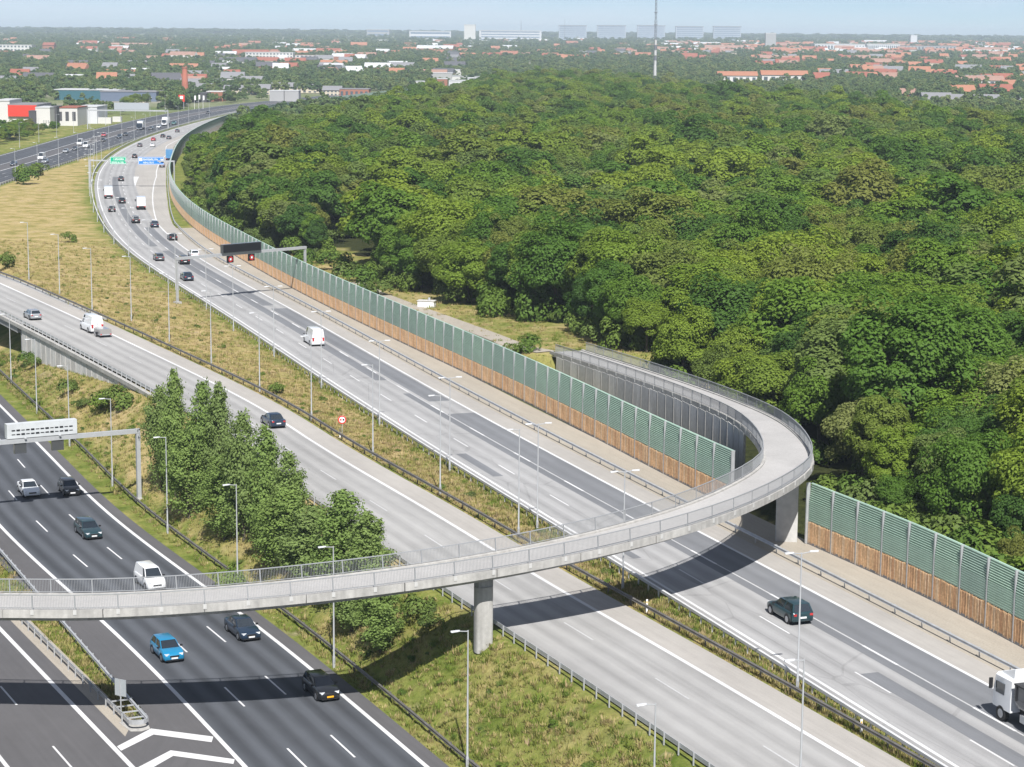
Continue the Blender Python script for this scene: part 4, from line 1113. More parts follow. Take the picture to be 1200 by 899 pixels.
FOREST_NEAR = []          # unit: ~10 m crown
for i in range(8):
    hh = [9.5, 8.5, 10.5, 8.0, 9.0, 11.0, 8.8, 9.8][i]; R0 = [4.8, 5.0, 4.4, 4.6, 5.3, 4.2, 5.0, 4.6][i]
    FOREST_NEAR.append((trunk_mesh('trunk', 9.5, 0.24, i), crown_broad('crown', R0, hh + 2.2, 1.4, 78 + i * 3, 16000, 0.36, 100 + i, M['leaf'])))
FAR_CROWNS = [crown_broad('crown_far', 4.8, 11.5 + (i % 3), 1.6, 60, 7000, 0.55, 200 + i, M['leaf']) for i in range(6)]
CITY_CROWNS = [crown_broad('crown_city', 4.6, 8.0 + i, 0.2, 16, 560, 1.5, 300 + i, M['leaf_city']) for i in range(5)]
BUSHES = [bush_mesh('bush_foliage', 1.8, 2.2, 900, 0.30, 400 + i, M['leaf_bush']) for i in range(5)]
POPLARS = [(trunk_mesh('trunk', 9.0, 0.16, 50 + i, 6, 0.15), crown_poplar('crown', [2.4, 2.1, 2.6][i], 13.2, 0.1, 10500, 0.27, 500 + i, M['leaf_poplar'])) for i in range(3)]

def tree(name, proto, x, y, sxy, sz, label, group, rz=None, cat='tree', z=None):
    root = empty(name, (x, y, float(gz(x, y)) if z is None else z), random.uniform(0, 6.28) if rz is None else rz, label, cat, group)
    root.scale = (sxy, sxy, sz)
    for nm, me in (('trunk', proto[0]), ('crown', proto[1])):
        new_obj(nm, me, root)
    return root

def gn_scatter(name, pts, rot, scl, idx, protos, kind='stuff', label=None, cat=None):
    """one object of uncountable plants: instances on points"""
    col = bpy.data.collections.new(name + '_kinds')
    for i, me in enumerate(protos):
        o = bpy.data.objects.new('%s_kind_%02d' % (name, i), me); col.objects.link(o)
    me = bpy.data.meshes.new(name); n = len(pts)
    me.vertices.add(n); me.vertices.foreach_set('co', np.asarray(pts, np.float32).ravel())
    for nm, tp, a, key in (('rot', 'FLOAT_VECTOR', rot, 'vector'), ('scl', 'FLOAT_VECTOR', scl, 'vector'), ('idx', 'INT', idx, 'value')):
        at = me.attributes.new(nm, tp, 'POINT'); at.data.foreach_set(key, np.asarray(a, np.int32 if tp == 'INT' else np.float32).ravel())
    me.update()
    o = new_obj(name, me, kind=kind, label=label, cat=cat)
    ng = bpy.data.node_groups.new(name, 'GeometryNodeTree')
    ng.interface.new_socket('Geometry', in_out='INPUT', socket_type='NodeSocketGeometry')
    ng.interface.new_socket('Geometry', in_out='OUTPUT', socket_type='NodeSocketGeometry')
    N, L = ng.nodes, ng.links
    gi, go = N.new('NodeGroupInput'), N.new('NodeGroupOutput')
    ci = N.new('GeometryNodeCollectionInfo'); ci.inputs['Collection'].default_value = col
    ci.inputs['Separate Children'].default_value = True; ci.inputs['Reset Children'].default_value = True
    ip = N.new('GeometryNodeInstanceOnPoints'); ip.inputs['Pick Instance'].default_value = True
    def attr(nm, tp):
        a = N.new('GeometryNodeInputNamedAttribute'); a.data_type = tp; a.inputs['Name'].default_value = nm; return a.outputs['Attribute']
    L.new(gi.outputs[0], ip.inputs['Points']); L.new(ci.outputs[0], ip.inputs['Instance'])
    L.new(attr('idx', 'INT'), ip.inputs['Instance Index']); L.new(attr('rot', 'FLOAT_VECTOR'), ip.inputs['Rotation']); L.new(attr('scl', 'FLOAT_VECTOR'), ip.inputs['Scale'])
    L.new(ip.outputs[0], go.inputs[0])
    md = o.modifiers.new('scatter', 'NODES'); md.node_group = ng
    return o

# ------------------------------------------------------------------ forest
bx, by = BPATH[:, 0], BPATH[:, 1]
def forest_points():
    """jittered hexagonal stand, thinned at the clearing, the path and the footbridge ramp"""
    pts = []
    y = 128.0; row = 0
    while y < 1720:
        sp = 6.4 if y < 420 else (7.4 if y < 800 else 8.6)
        xl = float(WX(min(y, 1560))) + 3.0
        xr = y * 0.262 + 34
        x = xl + (row % 2) * sp * 0.5
        while x < xr:
            px, py = x + rng.uniform(-1, 1) * sp * 0.33, y + rng.uniform(-1, 1) * sp * 0.33
            pts.append((px, py)); x += sp
        y += sp * 0.88; row += 1
    return np.array(pts)
FP = forest_points()
u = FP[:, 0] / FP[:, 1]
yfar = np.interp(u, [-0.14, -0.11, -0.085, -0.06, -0.03, 0.0, 0.04, 0.09, 0.165, 0.20, 0.26], [700, 790, 860, 990, 1250, 1560, 1660, 1300, 1040, 930, 850])
keep = FP[:, 1] < yfar + rng.normal(0, 14, len(FP))
dwall = FP[:, 0] - WX(np.minimum(FP[:, 1], 1560))
keep &= dwall > np.interp(FP[:, 1], [120, 200, 210, 262, 300, 330, 350, 400, 420, 470, 540, 700, 800], [7.5, 7.0, 9, 19, 20, 18, 14, 11, 9.5, 8.0, 7.5, 7.5, 9])
# ramp corridor
dm = np.min((FP[:, None, 0] - bx[None, ::4]) ** 2 + (FP[:, None, 1] - by[None, ::4]) ** 2, axis=1)
keep &= dm > 9.8 ** 2
dp = np.min((FP[:, None, 0] - PATHQ[None, ::2, 0]) ** 2 + (FP[:, None, 1] - PATHQ[None, ::2, 1]) ** 2, axis=1)
keep &= dp > 7.0 ** 2
# clearings
for cx_, cy_, rx_, ry_ in ((-40, 520, 8, 40),):
    keep &= ((FP[:, 0] - cx_) / rx_) ** 2 + ((FP[:, 1] - cy_) / ry_) ** 2 > 1
keep &= ~((np.abs(FP[:, 0] + 0.0790 * FP[:, 1]) < 6.5) & (FP[:, 1] > 320) & (FP[:, 1] < 450))
FP = FP[keep]; u = FP[:, 0] / FP[:, 1]
hs = 1.0 + 0.16 * np.sin(FP[:, 0] * 0.05 + 1.0) * np.cos(FP[:, 1] * 0.031) + rng.normal(0, 0.20, len(FP))
hs += (rng.random(len(FP)) < 0.10) * 0.35
edge = np.clip((FP[:, 0] - WX(np.minimum(FP[:, 1], 1560)) - 4) / 14, 0.42, 1.0)
hs *= 1 + 0.30 * np.clip((FP[:, 1] - 1000) / 300, 0, 1) * np.exp(-((u - 0.02) / 0.035) ** 2)
hs = np.where(dm[keep] < 15 ** 2, np.minimum(hs, 0.8), hs)
hs = np.clip(hs, 0.55, 1.6) * np.where(FP[:, 1] < 560, edge, np.maximum(edge, 0.75)) * 1.02
# the three hundred that show largest stand as single trees
seen = np.abs(u) < 0.262
order = np.argsort(FP[:, 1] + np.where(seen, 0, 1e5))
near_i = order[:296]; far_i = order[296:]
def wood_label(x, y):
    u_, d_ = x / y, x - float(WX(y))
    if y < 240 and d_ < 18: return 'broadleaf tree at the wood edge close behind the near noise barrier', 'trees behind the near barrier'
    if u_ > 0.19: return 'broadleaf tree deep in the wood towards the right picture edge', 'trees of the wood at the right edge'
    if y < 250: return 'broadleaf tree in the wood just behind the bend of the footbridge', 'trees behind the footbridge bend'
    if d_ < 32: return 'broadleaf tree on the wood edge facing the gravel path', 'trees by the gravel path'
    return 'broadleaf tree inside the wood beyond the footbridge ramp', 'trees beyond the footbridge ramp'
for i in near_i:
    x, y = FP[i]; s = hs[i]
    tree('broadleaf_tree', FOREST_NEAR[int(rng.integers(0, 8))], x, y, s * rng.uniform(0.95, 1.25), s ** 0.7 * rng.uniform(0.82, 1.08),
         *wood_label(x, y))
gn_scatter('forest', np.c_[FP[far_i], gz(FP[far_i, 0], FP[far_i, 1])], np.c_[np.zeros((len(far_i), 2)), rng.uniform(0, 6.28, len(far_i))],
           np.stack([hs[far_i] * rng.uniform(0.95, 1.3, len(far_i))] * 2 + [hs[far_i] ** 0.7 * rng.uniform(0.82, 1.1, len(far_i))], -1), rng.integers(0, 6, len(far_i)), FAR_CROWNS,
           label='dense broadleaf forest stretching away behind the noise barrier', cat='forest')
# shrub layer along the barrier and the forest edge
def shrub(x, y, s, label, group=None, z=None, k=None):
    root = empty('shrub', (x, y, float(gz(x, y)) if z is None else z), random.uniform(0, 6.28), label, 'shrub', group)
    root.scale = (s, s, s * random.uniform(0.85, 1.2))
    new_obj('foliage', BUSHES[random.randrange(5) if k is None else k], root)
for yy in np.arange(112, 176, 3.0):
    for off in (5.4, 8.2):
        x = float(WX(yy)) + off + random.uniform(-0.6, 0.6); shrub(x, yy + random.uniform(-0.8, 0.8), random.uniform(1.7, 2.3), 'light green shrub in the hedge behind the noise barrier', 'hedge shrubs behind the barrier')
for x_, y_, z_, s in ((622, 416, 3.6, 1.1), (600, 419, 3.2, 0.8), (410, 338, 0.4, 2.0), (425, 348, 0.6, 1.8), (436, 332, 1, 1.5), (395, 322, 0, 1.9), (446, 352, 1.2, 1.4), (388, 285, 0, 1.6), (372, 300, 0, 2.0), (355, 318, 0, 1.7), (385, 312, 0, 1.5)):
    p = un(x_, y_, z_); shrub(p.x, p.y, s, 'shrub in the rough grass between the barrier and the wood', 'shrubs in the rough grass behind the barrier')

# undergrowth filling the forest edge
def undergrowth():
    ue = FP[FP[:, 1] < 640]
    w = WX(np.minimum(ue[:, 1], 1560)); ue = ue[(ue[:, 0] - w) < np.interp(ue[:, 1], [120, 200, 300, 420, 640], [26, 30, 50, 40, 22])]
    q = np.concatenate([ue + rng.normal(0, 2.6, ue.shape) for _ in range(3)])
    d1 = np.min((q[:, None, 0] - bx[None, ::4]) ** 2 + (q[:, None, 1] - by[None, ::4]) ** 2, axis=1); d2 = np.min((q[:, None, 0] - PATHQ[None, ::2, 0]) ** 2 + (q[:, None, 1] - PATHQ[None, ::2, 1]) ** 2, axis=1)
    q = q[(np.abs(q[:, 0] + 0.0790 * q[:, 1]) > np.where((q[:, 1] > 320) & (q[:, 1] < 450), 6.0, 0)) & (d1 > 5.5 ** 2) & (d2 > 4.5 ** 2) & (q[:, 0] - WX(q[:, 1]) > 4)]
    n = len(q); s = rng.uniform(0.9, 2.0, n)
    gn_scatter('undergrowth', np.c_[q, gz(q[:, 0], q[:, 1])], np.c_[np.zeros((n, 2)), rng.uniform(0, 6.28, n)], np.stack([s, s, s * rng.uniform(0.8, 1.3, n)], -1), rng.integers(0, 5, n), BUSHES,
               label='bushy undergrowth filling the edge of the wood', cat='undergrowth')
undergrowth()

# poplars on the slope between the left motorway and the middle road
POP = [(190, 575, 0.85, 0.90), (206, 582, 0.80, 1.06), (240, 592, 0.85, 1.04), (258, 580, 0.80, 0.98), (222, 612, 1.05, 0.72), (286, 632, 0.90, 0.99), (312, 650, 0.95, 0.96), (338, 640, 0.80, 0.82),
       (264, 640, 1.05, 0.66), (334, 678, 1.15, 0.62), (366, 690, 1.25, 0.58), (400, 700, 1.1, 0.76), (430, 706, 1.05, 0.68), (446, 770, 0.85, 0.42), (412, 748, 0.8, 0.40)]
POP.sort()
for i, (x_, y_, sxy, sz) in enumerate(POP):
    z = -3.0
    for _ in range(6):
        p = un(x_, y_, z); z = float(gz(p.x, p.y))
    tree('poplar', POPLARS[i % 3], p.x, p.y, sxy, sz, 'leafy young poplar, %s in the clump on the slope between the roads' % (['leftmost'] + [ORD[k] + ' from the left' for k in range(1, 14)] + ['rightmost'])[i], 'poplars on the slope')
SB = [(33, 428, 0.95, 'dark green bush against the pale retaining wall'), (40, 432, 0.8, 'greyish bush right beside the dark green bush at the retaining wall'), (80, 463, 0.85, 'small conical bush on the slope below the retaining wall'),
      (122, 480, 1.15, 'large bright green bush at the end of the retaining wall'), (140, 478, 1.3, 'tall leafy bush touching the end of the retaining wall'), (98, 478, 0.6, 'thin low bush on the dry slope'),
      (323, 462, 0.75, 'single small dark bush on the parched median'), (7, 315, 1.2, 'bush at the left edge of the meadow above the middle road'), (270, 690, 0.9, 'dark bush under the poplars near the footbridge'),
      (25, 212, 2.0, 'leftmost of the bushes in the meadow by the distant road'), (33, 216, 2.3, 'middle one of the bushes in the meadow by the distant road'), (45, 206, 1.9, 'rightmost of the bushes in the meadow by the distant road'),
      (80, 284, 1.0, 'low bush in the dry meadow inside the bend'), (490, 745, 0.8, 'dark bush in the shade of the footbridge beside the pier'), (505, 757, 0.6, 'smaller bush in the footbridge shade nearest the pier')]
for x_, y_, s, lab in SB:
    z = 0.0 if x_ > 300 or y_ < 330 else -2.5
    for _ in range(8):
        p = un(x_, y_, z); z = float(gz(p.x, p.y))
    shrub(p.x, p.y, s, lab)

# rough grass and herbs
def tuft(seed, n, h, w, m='grassblade'):
    g = np.random.default_rng(seed); V = []
    for i in range(n):
        a = g.uniform(0, 6.28); r = g.uniform(0, w); b = np.array([math.cos(a) * r, math.sin(a) * r, 0]); l = np.array([math.cos(a), math.sin(a), 0]) * g.uniform(0.1, 0.5) * h
        t = np.array([-math.sin(a), math.cos(a), 0]) * 0.035; hh = h * g.uniform(0.5, 1.1)
        V += [b - t, b + t, b + l * 0.5 + t * 0.7 + [0, 0, hh * 0.6], b + l + [0, 0, hh]]
    V = np.array(V); return mesh_np('grass_tuft', V, np.arange(4 * n).reshape(-1, 4), [M[m]], attrs={'leafv': np.repeat(g.uniform(0.2, 0.9, n), 4)})
TUFTS = [tuft(i, 16, [0.45, 0.6, 0.35][i], [0.35, 0.3, 0.5][i]) for i in range(3)] + [tuft(10 + i, 16, [0.4, 0.55, 0.3][i], [0.4, 0.3, 0.5][i], 'grassdry') for i in range(3)]
def grass():
    P = []
    # slope
    n = 9000; y = 112 + 250 * rng.uniform(0, 1, n) ** 1.5; lo = LX(y) + (rail_off(y) - 1.0) * 1.1; hi = MX(y) - 9.9 * 1.1
    P.append(np.c_[lo + (hi - lo) * rng.uniform(0, 1, n), y][hi > lo])
    n = 14000; y = 112 + 330 * rng.uniform(0, 1, n) ** 1.3; lo = MX(y) + 3.6; hi = RX(y) - 1.4
    P.append(np.c_[lo + (hi - lo) * rng.uniform(0, 1, n), y][hi > lo])
    n = 2200; y = rng.uniform(NOSE_Y + 1.5, 300, n); lo = QX(y) + 3.0 * 1.1; hi = np.polyval(GLc, y)
    P.append(np.c_[lo + (hi - lo) * rng.uniform(0, 1, n), y][hi > lo])
    n = 2500; y = rng.uniform(240, 420, n); lo = WX(y) + 1.0; hi = WX(y) + 20
    P.append(np.c_[lo + (hi - lo) * rng.uniform(0, 1, n), y])
    P = np.concatenate(P)
    dd = np.min((P[:, None, 0] - PATHQ[None, ::2, 0]) ** 2 + (P[:, None, 1] - PATHQ[None, ::2, 1]) ** 2, axis=1); P = P[dd > 2.2 ** 2]
    n = len(P); s = rng.uniform(0.5, 1.2, n)
    gn_scatter('meadow_grass', np.c_[P, gz(P[:, 0], P[:, 1]) - 0.02], np.c_[np.zeros((n, 2)), rng.uniform(0, 6.28, n)], np.stack([s, s, s * rng.uniform(0.5, 1.1, n)], -1), rng.integers(0, 3, n) + 3 * (((P[:, 0] > MX(P[:, 1])) & (P[:, 0] < RX(P[:, 1]) - 3) & (rng.random(n) < 0.8)) | (rng.random(n) < 0.3)), TUFTS,
               label='tall rough grass growing on the slope and the medians', cat='grass')
grass()
def herbs():
    n = 110; y = 118 + 200 * rng.uniform(0, 1, n) ** 1.4; lo = LX(y) + (rail_off(y) + 0.6) * 1.1; hi = MX(y) - 10.4 * 1.1
    P = np.c_[lo + (hi - lo) * rng.uniform(0, 1, n), y][hi > lo]
    n = 60; y = 118 + 320 * rng.uniform(0, 1, n) ** 1.2; lo = MX(y) + 4.2; hi = RX(y) - 2.4
    P = np.r_[P, np.c_[lo + (hi - lo) * rng.uniform(0, 1, n), y][hi > lo]]
    n = len(P); s = rng.uniform(0.10, 0.27, n)
    gn_scatter('wild_herbs', np.c_[P, gz(P[:, 0], P[:, 1]) - 0.05], np.c_[np.zeros((n, 2)), rng.uniform(0, 6.28, n)], np.stack([s * 1.3, s * 1.3, s], -1), rng.integers(0, 5, n), BUSHES, label='low wild herbs and weeds scattered in the rough grass', cat='weeds')
herbs()

# ------------------------------------------------------------------ vehicles
def ring(x, w, z0, z1, tuck=0.05, top=0.0):
    """closed cross-section of a car body at station x"""
    zm = z0 + (z1 - z0) * 0.45
    pts = [(w * 0.90, z0), (w * 0.985, z0 + 0.10), (w, zm), (w * 0.985, z1 - 0.12), (w * 0.93, z1 - 0.03), (w * (0.80 - top), z1)]
    return [(x, -a, b) for a, b in pts] + [(x, a, b) for a, b in reversed(pts)]
def lerp_panel(mb, a, b, c, d, inset, lift):
    """glass pane inside quad a b c d, pushed out by lift"""
    a, b, c, d = map(Vector, (a, b, c, d)); ctr = (a + b + c + d) / 4
    n = (b - a).cross(d - a).normalized()
    if n.dot(ctr - Vector((0, 0, 0.9))) < 0: n = -n
    V = [q + (ctr - q) * inset + n * lift for q in (a, b, c, d)]
    mb.add([tuple(q) for q in V], [(0, 1, 2, 3)])

CARS = {}
def car_proto(kind, L, W, H, cab, roof, hood=0.86, belt=0.93, tail=None, wheel=0.33, wb=(0.31, -0.30), van=False, clearance=0.20):
    """cab = (rear, front) base of the cabin and roof = (rear, front) as fractions of length from the middle"""
    w = W / 2; tail = tail or belt
    root = empty('car_' + kind)
    f, r = L / 2, -L / 2
    mb = MB()
    hood_z = hood
    mb.loft([ring(r, w * 0.86, clearance + 0.16, tail - 0.14), ring(r + 0.10, w * 0.95, clearance + 0.05, tail - 0.03), ring(r + 0.45, w, clearance, tail), ring(cab[0] * L + 0.1, w, clearance, belt),
             ring(cab[1] * L, w, clearance, belt), ring(cab[1] * L + 0.35, w, clearance, hood_z + 0.03), ring(f - 0.35, w * 0.97, clearance, hood_z - 0.10), ring(f - 0.10, w * 0.90, clearance + 0.03, hood_z - 0.20), ring(f, w * 0.76, clearance + 0.12, hood_z - 0.32)])
    # cabin
    bw, tw = w * 0.90, w * 0.72
    def cring(x, ww, z): return [(x, -ww, z), (x, ww, z)]
    bR, bF, tR, tF = cab[0] * L, cab[1] * L, roof[0] * L, roof[1] * L
    zb, zt = belt - 0.03, H - 0.05
    v = [(bR, -bw, zb), (bR, bw, zb), (bF, bw * 0.97, zb), (bF, -bw * 0.97, zb), (tR, -tw, zt), (tR, tw, zt), (tF, tw, zt), (tF, -tw, zt),
         (tR + 0.12, -tw * 0.82, H), (tR + 0.12, tw * 0.82, H), (tF - 0.14, tw * 0.82, H), (tF - 0.14, -tw * 0.82, H)]
    mb.add(v, [(0, 1, 5, 4), (1, 2, 6, 5), (2, 3, 7, 6), (3, 0, 4, 7), (4, 5, 9, 8), (5, 6, 10, 9), (6, 7, 11, 10), (7, 4, 8, 11), (8, 9, 10, 11)])
    o = mb.obj('body', M['p_white'], root, smooth=38); o.material_slots[0].link = 'OBJECT'
    g = MB(); lerp_panel(g, v[2], v[3], v[7], v[6], 0.07, 0.012); g.obj('windscreen', M['glass'], root)
    if not van:
        g = MB(); lerp_panel(g, v[0], v[1], v[5], v[4], 0.13, 0.012); g.obj('rear_window', M['glass'], root)
    else:
        MB().box((r - 0.004, 0, (clearance + H) / 2), (0.03, 0.025, H * 0.6)).obj('door_seam', M['black'], root)
    for a, b, c, d in ((1, 2, 6, 5), (3, 0, 4, 7)):
        A, B, C, D = (Vector(v[q]) for q in (a, b, c, d))
        if van:
            g = MB(); k0, k1 = (0.78, 0.97) if a == 1 else (0.03, 0.22)
            lerp_panel(g, A.lerp(B, k0), A.lerp(B, k1), D.lerp(C, k1), D.lerp(C, k0), 0.12, 0.012); g.obj('side_window', M['glass'], root)
        else:
            for k0, k1 in ((0.03, 0.48), (0.52, 0.97)):
                g = MB(); lerp_panel(g, A.lerp(B, k0), A.lerp(B, k1), D.lerp(C, k1), D.lerp(C, k0), 0.09, 0.012); g.obj('side_window', M['glass'], root)
    for sy in (-1, 1):
        for wx in wb:
            c = (wx * L, sy * (w - 0.085), wheel)
            arch = MB(); arch.tube([(c[0], sy * (w - 0.30), wheel + 0.02), (c[0], sy * (w + 0.004), wheel + 0.02)], wheel + 0.07, 18); arch.obj('wheel_arch', M['black'], root)
            wh = MB().tube([(c[0], sy * (w - 0.20), wheel), (c[0], sy * (w + 0.015), wheel)], [wheel, wheel], 18).obj('wheel', M['tyre'], root)
            MB().tube([(c[0], sy * (w + 0.016), wheel), (c[0], sy * (w + 0.026), wheel)], [wheel * 0.66, wheel * 0.60], 14).obj('rim', M['rim'], wh)
        MB().box((f - 0.17, sy * w * 0.66, hood_z - 0.235), (0.26, w * 0.36, 0.13), rz=-sy * 0.45).obj('headlight', M['headlight'], root)
        MB().box((r + 0.045, sy * w * 0.72, tail - 0.20), (0.16, w * 0.28, 0.16 if not van else 0.5), rz=sy * 0.3).obj('tail_light', M['taillight'], root)
        MB().box((bF - 0.28, sy * (w + 0.06), belt + 0.06), (0.12, 0.20, 0.14)).obj('mirror', M['black'], root)
    MB().box((f - 0.005, 0, clearance + 0.22), (0.05, 0.52, 0.13)).obj('number_plate', M['plate'], root)
    MB().box((r + 0.0, 0, tail - 0.42), (0.06, 0.52, 0.13)).obj('number_plate', M['plate'], root)
    MB().box((f - 0.03, 0, clearance + 0.36), (0.09, w * 0.85, 0.14)).obj('grille', M['black'], root)
    MB().box((f - 0.12, 0, clearance + 0.08), (0.20, w * 1.5, 0.16)).obj('bumper_trim', M['black'], root)
    CARS[kind] = root
car_proto('hatch', 4.15, 1.76, 1.47, (-0.475, 0.235), (-0.405, 0.045), 0.93, 0.96)
car_proto('sedan', 4.70, 1.82, 1.46, (-0.345, 0.225), (-0.215, 0.045), 0.90, 0.95, tail=1.0)
car_proto('estate', 4.75, 1.83, 1.48, (-0.480, 0.215), (-0.430, 0.04), 0.90, 0.95)
car_proto('suv', 4.55, 1.88, 1.68, (-0.480, 0.225), (-0.410, 0.05), 1.02, 1.06, wheel=0.37, clearance=0.26)
car_proto('van_small', 4.4, 1.80, 1.84, (-0.492, 0.285), (-0.470, 0.125), 1.02, 1.06, van=True)
car_proto('van', 5.6, 2.02, 2.45, (-0.494, 0.330), (-0.482, 0.185), 1.18, 1.22, van=True, wheel=0.36, wb=(0.33, -0.27))

def truck_proto(kind, L, W, Hc, Hb, cab_l, boxm, rigid=True):
    root = empty('truck_' + kind); f = L / 2; w = W / 2
    mb = MB()
    mb.loft([[(x, -ww, 0.55), (x, -ww, 1.5), (x + dx, -ww * 0.94, Hc - 0.1), (x + dx, -ww * 0.84, Hc), (x + dx, ww * 0.84, Hc), (x + dx, ww * 0.94, Hc - 0.1), (x, ww, 1.5), (x, ww, 0.55)] for x, ww, dx in ((f - cab_l, w, 0), (f - 0.25, w, -0.12), (f, w * 0.93, -0.30))])
    o = mb.obj('cab', M['p_white'], root, smooth=35); o.material_slots[0].link = 'OBJECT'
    g = MB(); g.add([(f + 0.012, -w * 0.84, 1.45), (f + 0.012, w * 0.84, 1.45), (f - 0.24, w * 0.80, Hc - 0.28), (f - 0.24, -w * 0.80, Hc - 0.28)], [(0, 1, 2, 3)]); g.obj('windscreen', M['glass'], root)
    for sy in (-1, 1):
        MB().box((f - 0.85, sy * (w - 0.025), 1.85), (0.85, 0.06, 0.62)).obj('side_window', M['glass'], root)
        MB().box((f - 0.02, sy * w * 0.72, 0.85), (0.10, 0.42, 0.24)).obj('headlight', M['headlight'], root)
        MB().box((f - 0.05, sy * (w + 0.14), 2.0), (0.12, 0.22, 0.6)).obj('mirror', M['black'], root)
        MB().box((-f + 0.02, sy * w * 0.8, 0.85), (0.08, 0.4, 0.18)).obj('tail_light', M['taillight'], root)
        xs = [f - 0.95, -f + 1.4] + ([-f + 2.7] if L > 8.5 else [])
        for x in xs:
            wh = MB().tube([(x, sy * (w - 0.34), 0.5), (x, sy * (w - 0.0), 0.5)], 0.5, 18).obj('wheel', M['tyre'], root)
            MB().tube([(x, sy * (w + 0.002), 0.5), (x, sy * (w + 0.015), 0.5)], [0.30, 0.26], 14).obj('rim', M['rim'], wh)
    MB().box((-0.1, 0, 0.78), (L - 0.6, w * 1.2, 0.34)).obj('chassis', M['black'], root)
    MB().box((f - 0.02, 0, 1.15), (0.06, w * 1.1, 0.34)).obj('grille', M['black'], root)
    MB().box((f + 0.03, 0, 0.62), (0.05, 0.52, 0.13)).obj('number_plate', M['plate'], root)
    bl = L - cab_l - 0.25
    o = MB().box((-f + bl / 2, 0, (1.0 + Hb) / 2), (bl, W + 0.04, Hb - 1.0)).obj('cargo_box', boxm, root); o.material_slots[0].link = 'OBJECT'
    fr = MB()
    for sy in (-1, 1):
        fr.box((-f + bl / 2, sy * (w + 0.015), Hb), (bl + 0.02, 0.07, 0.08)); fr.box((-f + bl / 2, sy * (w + 0.015), 1.0), (bl + 0.02, 0.07, 0.10))
        fr.box((-f, sy * w, (1 + Hb) / 2), (0.06, 0.12, Hb - 1.0))
    fr.obj('box_frame', M['galv'], root)
    MB().box((-f + 0.1, 0, 0.55), (0.12, W * 0.9, 0.12)).obj('rear_bumper', M['black'], root)
    CARS[kind] = root
truck_proto('boxvan', 6.4, 2.15, 2.4, 3.2, 1.75, M['p_white'])
truck_proto('lorry', 9.6, 2.5, 3.1, 3.9, 2.3, M['p_white'])

def trailer_proto():
    root = empty('car_trailer')
    b = MB(); b.loft([[(x, -0.85, 0.42), (x, -0.85, 1.05), (x, -0.6, 1.22), (x, 0.6, 1.22), (x, 0.85, 1.05), (x, 0.85, 0.42)] for x in (-1.45, 1.35)])
    b.obj('cover', M['p_trailer'], root)
    MB().box((-0.05, 0, 0.40), (2.9, 1.74, 0.14)).obj('bed', M['galv'], root)
    for sy in (-1, 1):
        wh = MB().tube([(-0.1, sy * 0.88, 0.30), (-0.1, sy * 1.06, 0.30)], 0.30, 16).obj('wheel', M['tyre'], root)
        MB().tube([(-0.1, sy * 1.061, 0.30), (-0.1, sy * 1.07, 0.30)], 0.19, 12).obj('rim', M['rim'], wh)
        MB().box((-0.1, sy * 0.98, 0.64), (0.85, 0.24, 0.05)).obj('mudguard', M['black'], root)
        MB().box((-1.48, sy * 0.7, 0.45), (0.05, 0.24, 0.12)).obj('tail_light', M['taillight'], root)
    MB().tube([(1.3, 0, 0.40), (2.4, 0, 0.42)], 0.05, 8).obj('drawbar', M['galv'], root)
    CARS['trailer'] = root
trailer_proto()

